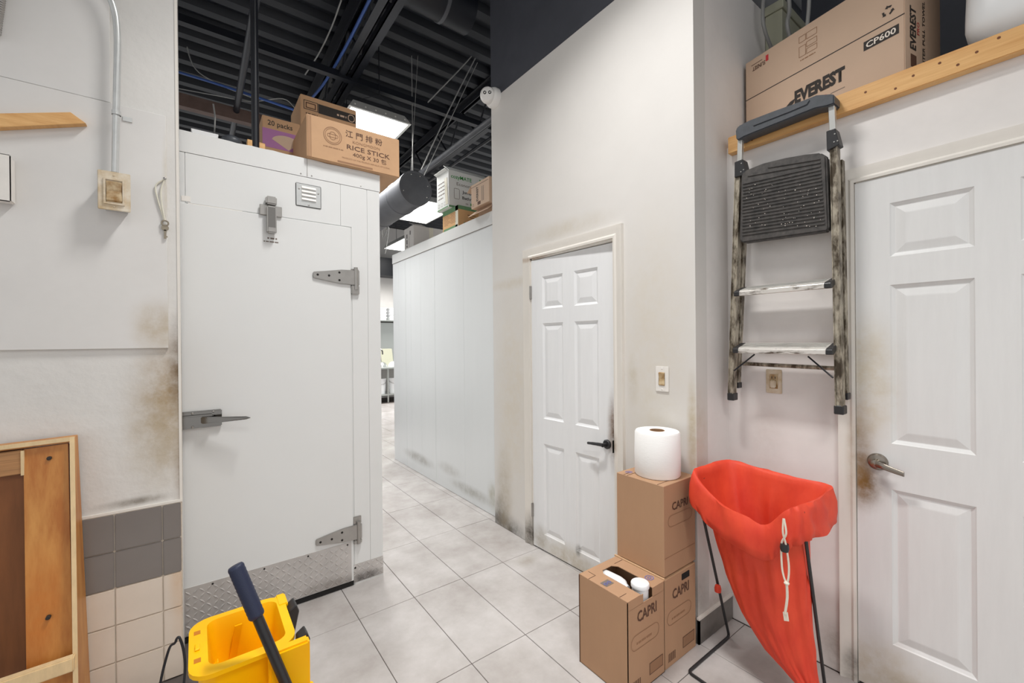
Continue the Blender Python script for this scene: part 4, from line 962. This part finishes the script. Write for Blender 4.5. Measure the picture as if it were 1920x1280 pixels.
MB().prism([O+uu*q[0]*s+Z*q[1]-dd*.0014 for q in ((.196, .082), (.203, .102), (.221, .11), (.217, .092), (.208, .082))], dd*.0008).build('printed_logo', 'ink_red', ev)
text('PRO', ev, O+uu*(.30*s)+Z*(Hb*.13), uu, Z, .028, 'ink_red', .055*s, bold=.01)
patch(ev, O+uu*(.365*s)+Z*(Hb*.17), uu, Z, .05*s, .003, 'ink_grey', 'printed_line'); 
patch(ev, O+uu*(.478*s)+Z*(Hb*.415), uu, Z, .106*s, .038, 'ink_black', 'printed_band'); text('CP600', ev, O+uu*(.486*s)+Z*(Hb*.415+.008)-dd*.0006, uu, Z, .023, 'paper_pale', .09*s, bold=.02)
text('SUNSET', ev, O+uu*(.098*s)+Z*(Hb*.90), -uu, -Z, .020, 'ink_brown', .062*s, bold=.02)
patch(ev, O+uu*(.10*s)+Z*(Hb*.88), uu, Z, .014, .03, 'ink_red', 'printed_logo'); patch(ev, O+uu*(.03*s)+Z*(Hb*.925), uu, Z, .06, .003, 'ink_brown', 'printed_line')
for (x_, z_, w2, h2) in ((.245, .70, .028, .05), (.275, .70, .042, .025), (.275, .77, .042, .025), (.245, .85, .028, .03), (.275, .85, .042, .03)):
    outline(ev, O+uu*x_*s+Z*Hb*z_, uu, Z, w2*s, h2, .002, 'ink_light_brown')
smudge(ev, O+uu*(.25*s)+Z*(Hb*.66), uu, Z, .06*s, .006, 'ink_light_brown')
rc_ = O+uu*(.553*s)+Z*(Hb*.66)
for k in range(3):
    a0 = math.radians(90+k*120); pl2 = lambda r, a: rc_+uu*(r*math.cos(a))+Z*(r*math.sin(a))-dd*.0014
    MB().prism([pl2(.013, a0-.75), pl2(.020, a0-.7), pl2(.020, a0+.1), pl2(.024, a0+.1), pl2(.0165, a0+.62), pl2(.009, a0+.1), pl2(.013, a0+.1)], dd*.0008).build('recycling_mark', 'ink_black', ev)
E_ = O+uu*Wb
text('EVEREST', ev, E_+dd*.085+Z*(.13), Z, -dd, .045, 'ink_black', .17, bold=.03)
text('PRO', ev, E_+dd*.115+Z*.2, Z, -dd, .02, 'ink_red', .05); text('CENTER PULL TOWEL', ev, E_+dd*.16+Z*.05, Z, -dd, .02, 'ink_black', .3, bold=.01)
patch(ev, E_+dd*.045+Z*.06, dd, Z, .045, .05, 'ink_brown', 'printed_logo')
# loft: electrical box, cables, white sack
q = PY(CY0-.03, 1452, 42)
eb = thing('junction_box', (2.85, CY0-.03, 2.95), 'grey green electrical box high in the loft behind the large towel carton', 'electrical box')
g0, g1 = PY(CY0-.06, 1455, 28), PY(CY0-.06, 1490, 80)
MB().box(g0.x, g1.x+.12, CY0-.09, CY0-.002, g1.z-.14, g0.z+.02).build('case', 'green_grey', eb, bevel=.004)
MB().box(g0.x-.01, g1.x+.13, CY0-.1, CY0-.002, g0.z+.02, g0.z+.07).build('lid', 'green_grey', eb, bevel=.004)
cable([PY(CY0-.05, 1432, -20), PY(CY0-.05, 1430, 30), PY(CY0-.05, 1435, 60), PY(CY0-.05, 1448, 95)], .009, 'white_cable', 'white cable hanging at the loft corner left of the large towel carton')
cable([PY(CY0-.16, 1478, -20), PY(CY0-.16, 1480, 20), PY(CY0-.16, 1476, 45), PY(CY0-.16, 1482, 75)], .010, 'white_cable', 'white cable hanging in front of the grey green box')
cable([PY(CY0-.3, 1518, -20), PY(CY0-.3, 1516, 20), PY(CY0-.3, 1513, 52)], .008, 'white_cable', 'short white cable hanging just behind the top of the large towel carton')
ws = thing('plastic_sack', (2.3, -.05, 2.44), 'bulging white plastic sack on the plank at the upper right', 'sack')
L = []
for k in range(19):
    t_ = k/18
    sz = 1-.42*max(0, (.16-t_)/.16)**2-.9*max(0, (t_-.9)/.1)**2
    zc = 2.4385+.62*t_
    ring = []
    for j in range(36):
        b = 2*math.pi*j/36; cx, sy = math.cos(b), math.sin(b)
        cx = math.copysign(abs(cx)**.45, cx); sy = math.copysign(abs(sy)**.45, sy)
        nz = 1+.025*mn.noise(V((cx*1.3, sy*1.3, t_*3)))
        ring.append(V((2.365+.165*sz*cx*nz, -.085+.325*sz*sy*nz, zc)))
    L.append(ring)
MB().loops(L, True, True).build('sack_body', 'clear_bag', ws, smooth=True, shadeang=80)

# ================================================================== RED BAG STAND
bg = thing('laundry_bag_stand', (1.86, .8, 0), 'red cloth bag with drawstring on a black wire stand in the alcove', 'bag stand')
def bend(pts, r=.03, n=4):
    P = [V(p) for p in pts]; out = [P[0]]
    for i in range(1, len(P)-1):
        a = (P[i-1]-P[i]).normalized(); b = (P[i+1]-P[i]).normalized()
        p0, p1 = P[i]+a*r, P[i]+b*r
        for k in range(n+1):
            t_ = k/n; out.append(p0*(1-t_)**2+P[i]*2*t_*(1-t_)+p1*t_*t_)
    return out+[P[-1]]
YL, YR = 1.0, .59
Rl = .0062
A_ = V((1.742, YL, .845)); B_ = V((1.985, .965, .862)); C_ = V((1.985, .585, .846)); D_ = V((1.728, YR, .838))
MB().tube(bend([(1.752, YL+.003, .80), (2.03, YL, Rl), (1.674, YL, Rl), (1.66, YR-.01, Rl), (1.965, YR, Rl), (1.728, YR, .82)], .02), Rl, 8).build('floor_frame', 'black_plastic', bg, smooth=True)
MB().tube(bend([V((1.745, YL+.008, .80)), B_+V((.006, .006, -.030)), C_+V((.006, -.006, -.030)), V((1.722, YR-.006, .81))], .02), Rl*.9, 8).build('top_hoop', 'black_plastic', bg, smooth=True)
# bag: rim loop with a sagging front edge
sag = PX(1.715, 1435, 984)
keys = [A_, A_.lerp(B_, .5)+V((0, .012, .004)), B_, B_.lerp(C_, .33)+V((.006, 0, -.004)), B_.lerp(C_, .66)+V((.006, 0, -.004)), C_, C_.lerp(D_, .5)+V((0, -.006, -.012)), D_+V((0, 0, -.004)),
        PX(1.70, 1472, 957), sag, PX(1.71, 1400, 968), PX(1.725, 1349, 940)]
N = 96
def closed(keys_, n):
    m = len(keys_); out = []
    for i in range(n):
        f = i*m/n; k = int(f); t_ = f-k
        a, b, c, d = [V(keys_[(k+q) % m]) for q in (-1, 0, 1, 2)]
        out.append(.5*((2*b)+(c-a)*t_+(2*a-5*b+4*c-d)*t_*t_+(3*b-a-3*c+d)*t_**3))
    return out
rim = closed(keys, N)
ctr = sum(rim, V())/N
def outw(p): q_ = V((p.x-ctr.x, p.y-ctr.y, 0)); return q_.normalized()
def wr_(p, k, amp, sc_=9): return amp*mn.noise(V((p.x*sc_, p.y*sc_, p.z*sc_+k)))
cuff = []
for dz, ow in ((-.128, .014), (-.124, .022), (-.09, .024), (-.05, .020), (-.015, .013), (.002, .006)):
    row = []
    for i, p in enumerate(rim):
        q_ = p+outw(p)*(ow+wr_(p, dz*30, .014, 16)+.010*mn.noise(V((i*.45, dz*18, 2)))+(.006*math.sin(i*1.3)*(-dz/.12) if .5 < i/N < .72 else 0))
        dzz = dz*(1.0-.25*max(0, -math.cos(2*math.pi*(i/N-.79)))*0)
        q_.z += dzz + wr_(p, 5, .010, 12)*(-dz/.12); row.append(q_)
    cuff.append(row)
# squeeze by the gathered drawstring at the front right
body = []
prof_l = [(940, 1318), (1020, 1337), (1110, 1363), (1170, 1390), (1230, 1432), (1280, 1488), (1305, 1516)]
prof_r = [(940, 1508), (1020, 1512), (1110, 1520), (1170, 1526), (1230, 1531), (1280, 1537), (1305, 1538)]
def interp(tb, r):
    for (a, x0), (b, x1) in zip(tb, tb[1:]):
        if a <= r <= b: return x0+(x1-x0)*(r-a)/(b-a)
    return tb[-1][1]
NB = 30
for k in range(1, NB+1):
    t_ = k/NB; r_ = 930+(1305-930)*t_
    xp = 1.80+.03*t_
    pl_, pr_ = PX(xp, interp(prof_l, max(r_, 940)), r_), PX(xp, interp(prof_r, max(r_, 940)), r_)
    cen = (pl_+pr_)*.5; hw = abs(pl_.y-pr_.y)/2; zc = cen.z
    db, df = .17*(1-.75*t_), .085*(1-.6*t_)
    bl = min(1, t_/.28); bl = bl*bl*(3-2*bl)
    row = []
    for i, p in enumerate(rim):
        f = i/N
        ph = math.pi*(1-f/(7/12)) if f < 7/12 else -math.pi*(f-7/12)/(5/12)
        cs, sn = math.cos(ph), math.sin(ph)
        fold = .028*mn.noise(V((cs*2.6, sn*2.6, t_*1.6)))+.022*mn.noise(V((cs*6+t_*3, sn*6, t_*3.5)))+.008*mn.noise(V((cs*14, sn*14+t_*4, t_*12)))
        rad = 1+fold/.12
        q_ = V((cen.x+(db if sn > 0 else df)*sn*rad, cen.y-hw*cs*(1+fold*2), zc+.01*mn.noise(V((cs*3, sn*3, t_*4+9)))))
        pr0 = p-outw(p)*(.008+.02*t_); pr0.z = p.z-.9*t_*.28
        q_ = pr0.lerp(q_, bl)
        q_.x = min(q_.x, 2.165); q_.z = max(q_.z, .015); row.append(q_)
    body.append(row)
MB().loops(cuff+[rim]+body, False, True).build('bag', 'red_fabric', bg, smooth=True, shadeang=75)
# drawstring and toggle
tg = PX(1.665, 1471, 1020)
MB().lathe(tg+V((0, 0, -.028)), (0, 0, 1), [(.001, 0), (.012, .003), (.015, .015), (.013, .03), (.001, .032)], 14).build('cord_toggle', 'black_plastic', bg, smooth=True)
k1, k2_ = PX(1.665, 1475, 1093), PX(1.668, 1472, 1150)
ds = MB().tube(bez([PX(1.655, 1470, 972), PX(1.652, 1474, 1000), tg+V((-.004, .008, 0)), PX(1.665, 1466, 1060), PX(1.665, 1470, 1082), k1], 5), .0032, 6)
ds.tube(bez([PX(1.655, 1469, 972), PX(1.652, 1468, 998), tg+V((-.004, -.006, 0)), PX(1.665, 1479, 1060), PX(1.665, 1478, 1085), k1], 5), .0032, 6)
ds.tube(bez([k1, PX(1.667, 1476, 1120), k2_], 5), .0042, 6)
ds.build('drawstring', 'cord_cotton', bg, smooth=True)
MB().lathe(k1+V((0, 0, -.006)), (0, 0, 1), [(.001, 0), (.008, .003), (.009, .007), (.006, .012), (.001, .013)], 10).build('cord_knot', 'cord_cotton', bg, smooth=True)
MB().obox(k2_+V((0, .008, .002)), (0, -.016, .006), (0, -.004, -.03), (.003, 0, 0)).build('cord_tip', 'cord_cotton', bg, bevel=.001)
q = PY(YL-.01, 1346, 1103)
MB().lathe(q+V((0, 0, -.016)), (0, 0, 1), [(.001, 0), (.014, .002), (.015, .016), (.012, .03), (.001, .032)], 12).build('fabric_tie', 'red_fabric', bg, smooth=True)

# ================================================================== MOP BUCKET WITH WRINGER
mbk = thing('mop_bucket', (.11, 1.5, 0), 'yellow plastic mop bucket with side-press wringer and black lever', 'mop bucket')
def rrect(x0, x1, y0, y1, z, r, n=5):
    out = []
    for cx, cy_, a0 in ((x1-r, y0+r, -90), (x1-r, y1-r, 0), (x0+r, y1-r, 90), (x0+r, y0+r, 180)):
        for k in range(n+1):
            a = math.radians(a0+90*k/n); out.append(V((cx+r*math.cos(a), cy_+r*math.sin(a), z)))
    return out
# bucket below
MB().loops([rrect(.02, .22, .98, 1.58, .07, .05), rrect(.0, .235, .93, 1.62, .36, .05), rrect(-.012, .247, .915, 1.635, .36, .055), rrect(-.012, .247, .915, 1.635, .375, .055), rrect(.004, .23, .935, 1.615, .375, .05), rrect(.025, .215, .985, 1.575, .08, .045)], True, True).build('bucket', 'yellow_plastic', mbk, smooth=True, shadeang=40)
for x, y in ((.04, 1.03), (.2, 1.03), (.04, 1.53), (.2, 1.53)):
    c_ = MB().lathe((x-.012, y, .032), (1, 0, 0), [(.001, 0), (.032, 0), (.032, .024), (.001, .024)], 18).build('caster', 'black_plastic', mbk, smooth=True)
    MB().box(x-.016, x+.016, y-.012, y+.012, .03, .075).build('caster_fork', 'steel_satin', c_)
# wringer basket: rim at z .55
wz = .552
wr1 = MB().loops([rrect(.02, .215, 1.43, 1.63, .30, .03), rrect(-.004, .226, 1.395, 1.655, wz-.012, .045), rrect(-.022, .236, 1.378, 1.668, wz-.012, .055), rrect(-.022, .236, 1.378, 1.668, wz, .055), rrect(.022, .212, 1.412, 1.645, wz, .03), rrect(.026, .208, 1.418, 1.640, wz-.02, .03), rrect(.05, .19, 1.45, 1.61, .31, .03)], True, True).build('wringer', 'yellow_plastic', mbk, smooth=True, shadeang=35)
for y in (1.46, 1.60): MB().box(-.010, .006, y-.010, y+.010, wz-.002, wz+.0006).build('rim_slot', 'yellow_shade', wr1)  # flat pads, not openings: the shade of the slots is in their colour
MB().box(-.008, .004, 1.505, 1.535, wz, wz+.006).build('rim_lug', 'yellow_plastic', wr1, bevel=.002)
MB().obox((.028, 1.475, wz-.06), (.018, .0, .02), (0, .02, 0), (0, 0, .006)).build('inner_lug', 'yellow_plastic', wr1, bevel=.002)
# right-hand blocks and front plate
MB().obox((.214, 1.595, wz-.06), (.030, 0, 0), (0, .074, 0), (0, 0, .062)).build('corner_block', 'yellow_plastic', wr1, bevel=.004, seg=2)
MB().obox((.158, 1.35, wz-.20), (.105, 0, 0), (0, .035, 0), (0, 0, .205)).build('side_plate', 'yellow_plastic', wr1, bevel=.006, seg=2)
MB().obox((.175, 1.36, wz-.14), (.1, -.03, -.01), (0, .05, 0), (0, 0, .012)).build('side_rib', 'yellow_plastic', wr1, bevel=.003)
MB().obox((.075, 1.622, .40), (.02, 0, -.0), (0, .006, 0), (.02, 0, .12)).build('inner_rib', 'yellow_plastic', wr1)
# black rubber hooks at the right
for y, k in ((1.56, 1.0), (1.392, .8)):
    MB().prism([(.238, y, wz-.095), (.255, y, wz-.10), (.272, y, wz-.02), (.262, y, wz+.004), (.238, y, wz-.012)], (0, .055*k, 0)).build('hook', 'black_plastic', mbk, bevel=.003)
# lever with grip
g_top = ray(441, 1060, 1.17); piv = V((.215, 1.30, .42))
ax = (g_top-piv).normalized(); Ln = (g_top-piv).length
lvr = MB().lathe(piv, ax, [(.001, 0), (.0135, 0), (.0135, Ln-.01), (.001, Ln-.01)], 16).build('lever', 'handle_black', mbk, smooth=True)
gl = .155
pf = [(.001, 0), (.0165, 0)]
for k in range(26): pf += [(.0195+.0007*(k % 2), .004+k*(gl-.012)/25)]
pf += [(.0195, gl-.004), (.017, gl), (.001, gl)]
MB().lathe(piv+ax*(Ln-gl), ax, pf, 20).build('grip', 'navy_grip', lvr, smooth=True, shadeang=60)
MB().lathe(piv+V((-.0, 0, 0)), (1, 0, 0), [(.001, -.03), (.018, -.03), (.018, .035), (.001, .035)], 16).build('pivot', 'steel_satin', lvr, smooth=True)
# wire bail at the left
dW = 1.62
MB().tube(bez([ray(297, 1300, dW), ray(306, 1255, dW), ray(318, 1214, dW), ray(328, 1205, dW), ray(332, 1196, dW), ray(337, 1196, dW), ray(344, 1218, dW), ray(347, 1250, dW), ray(343, 1300, dW)], 5), .0045, 8).build('bail_wire', 'black_steel', mbk, smooth=True)

# ================================================================== KITCHEN AT THE END OF THE CORRIDOR
kt = thing('steel_table', (3.75, 9.95, 0), 'stainless steel work table at the far end of the corridor', 'table')
MB().box(3.0, 4.6, 9.65, 10.35, .79, .83).build('top', 'stainless', kt, bevel=.003)
MB().box(3.0, 4.6, 9.68, 10.33, .17, .20).build('under_shelf', 'stainless', kt)
for x in (3.05, 3.62, 4.55):
    for y in (9.69, 10.3): MB().tube([(x, y, 0), (x, y, .8)], .02, 8).build('leg', 'stainless', kt, smooth=True)
MB().box(3.0, 4.6, 10.35, 10.37, .83, 1.9).build('splash_back', 'stainless', kt)
ks = thing('wall_shelf', (3.75, 10.4, 1.9), 'stainless wall shelf with stacked white tubs far down the corridor', 'shelf')
MB().box(3.0, 4.6, 10.1, 10.6, 1.93, 1.96).build('board', 'stainless', ks)
for x in (3.1, 4.4): MB().prism([(x, 10.6, 1.93), (x, 10.2, 1.93), (x, 10.6, 1.75)], (.01, 0, 0)).build('bracket', 'stainless', ks)
for sx in (3.60, 4.02):
    for k in range(4):
        z = 1.961+k*.075
        t = thing('plastic_tub', (sx, 10.3, z), ('bottom', 'second', 'third', 'topmost')[k] + (' white food tub of the left stack on the far kitchen shelf' if sx < 3.8 else ' white food tub of the right stack on the far kitchen shelf'), 'tub', 'white tubs on the far shelf')
        MB().loops([rrect(sx-.17, sx+.17, 10.14, 10.46, z, .04, 3), rrect(sx-.18, sx+.18, 10.13, 10.47, z+.055, .04, 3)], True, True).build('tub_body', 'white_plastic', t, smooth=True)
        MB().loops([rrect(sx-.187, sx+.187, 10.123, 10.477, z+.055, .04, 3), rrect(sx-.187, sx+.187, 10.123, 10.477, z+.07, .04, 3)], True, True).build('tub_lid', 'white_plastic', t, smooth=True)
for sx, lab in ((3.50, 'white plastic pail under the far steel table, left one'), (3.84, 'white plastic pail under the far steel table, right one')):
    t = thing('pail', (sx, 9.9, .201), lab, 'pail', 'pails under the table')
    MB().lathe((sx, 9.9, .201), (0, 0, 1), [(.001, 0), (.12, 0), (.14, .33), (.146, .33), (.146, .36), (.001, .36)], 24).build('pail_body', 'white_plastic', t, smooth=True)
    MB().tube([V((sx+.15*math.cos(a), 9.9-.15*abs(math.sin(a))*.9, .53-.1*math.sin(a))) for a in [math.pi*k/10 for k in range(11)]], .004, 6).build('pail_handle', 'steel_satin', t)
fc = thing('faucet', (3.55, 10.25, .83), 'chrome gooseneck faucet over the far steel table', 'faucet')
MB().tube(bez([(3.52, 10.25, .83), (3.52, 10.25, 1.2), (3.56, 10.18, 1.28), (3.63, 10.1, 1.22), (3.64, 10.08, 1.12)], 6), .018, 10).build('spout', 'chrome', fc, smooth=True)
MB().tube([(3.52, 10.25, .95), (3.6, 10.22, .98)], .012, 8).build('tap_lever', 'chrome', fc, smooth=True)
for sx, m, lab in ((3.54, 'stainless', 'upturned steel bowl on the far table under the faucet'), (3.83, 'white_plastic', 'upturned white bowl on the far steel table')):
    t = thing('bowl', (sx, 9.9, .83), lab, 'bowl')
    MB().lathe((sx, 9.88, .831), (0, 0, 1), [(.13, 0), (.134, .006), (.12, .05), (.08, .10), (.04, .12), (.001, .122)], 24).build('bowl_shell', m, t, smooth=True)
tg_ = thing('cutting_board', (3.82, 10.3, .83), 'pale cutting board leaning on the far steel splash back', 'board')
MB().obox((3.66, 10.19, .836), (.3, 0, 0), (.0, .12, .42), (0, .02, -.006)).build('board', 'green_grey', tg_, bevel=.004)

print('tiles', ntile, 'objects', len(bpy.data.objects))
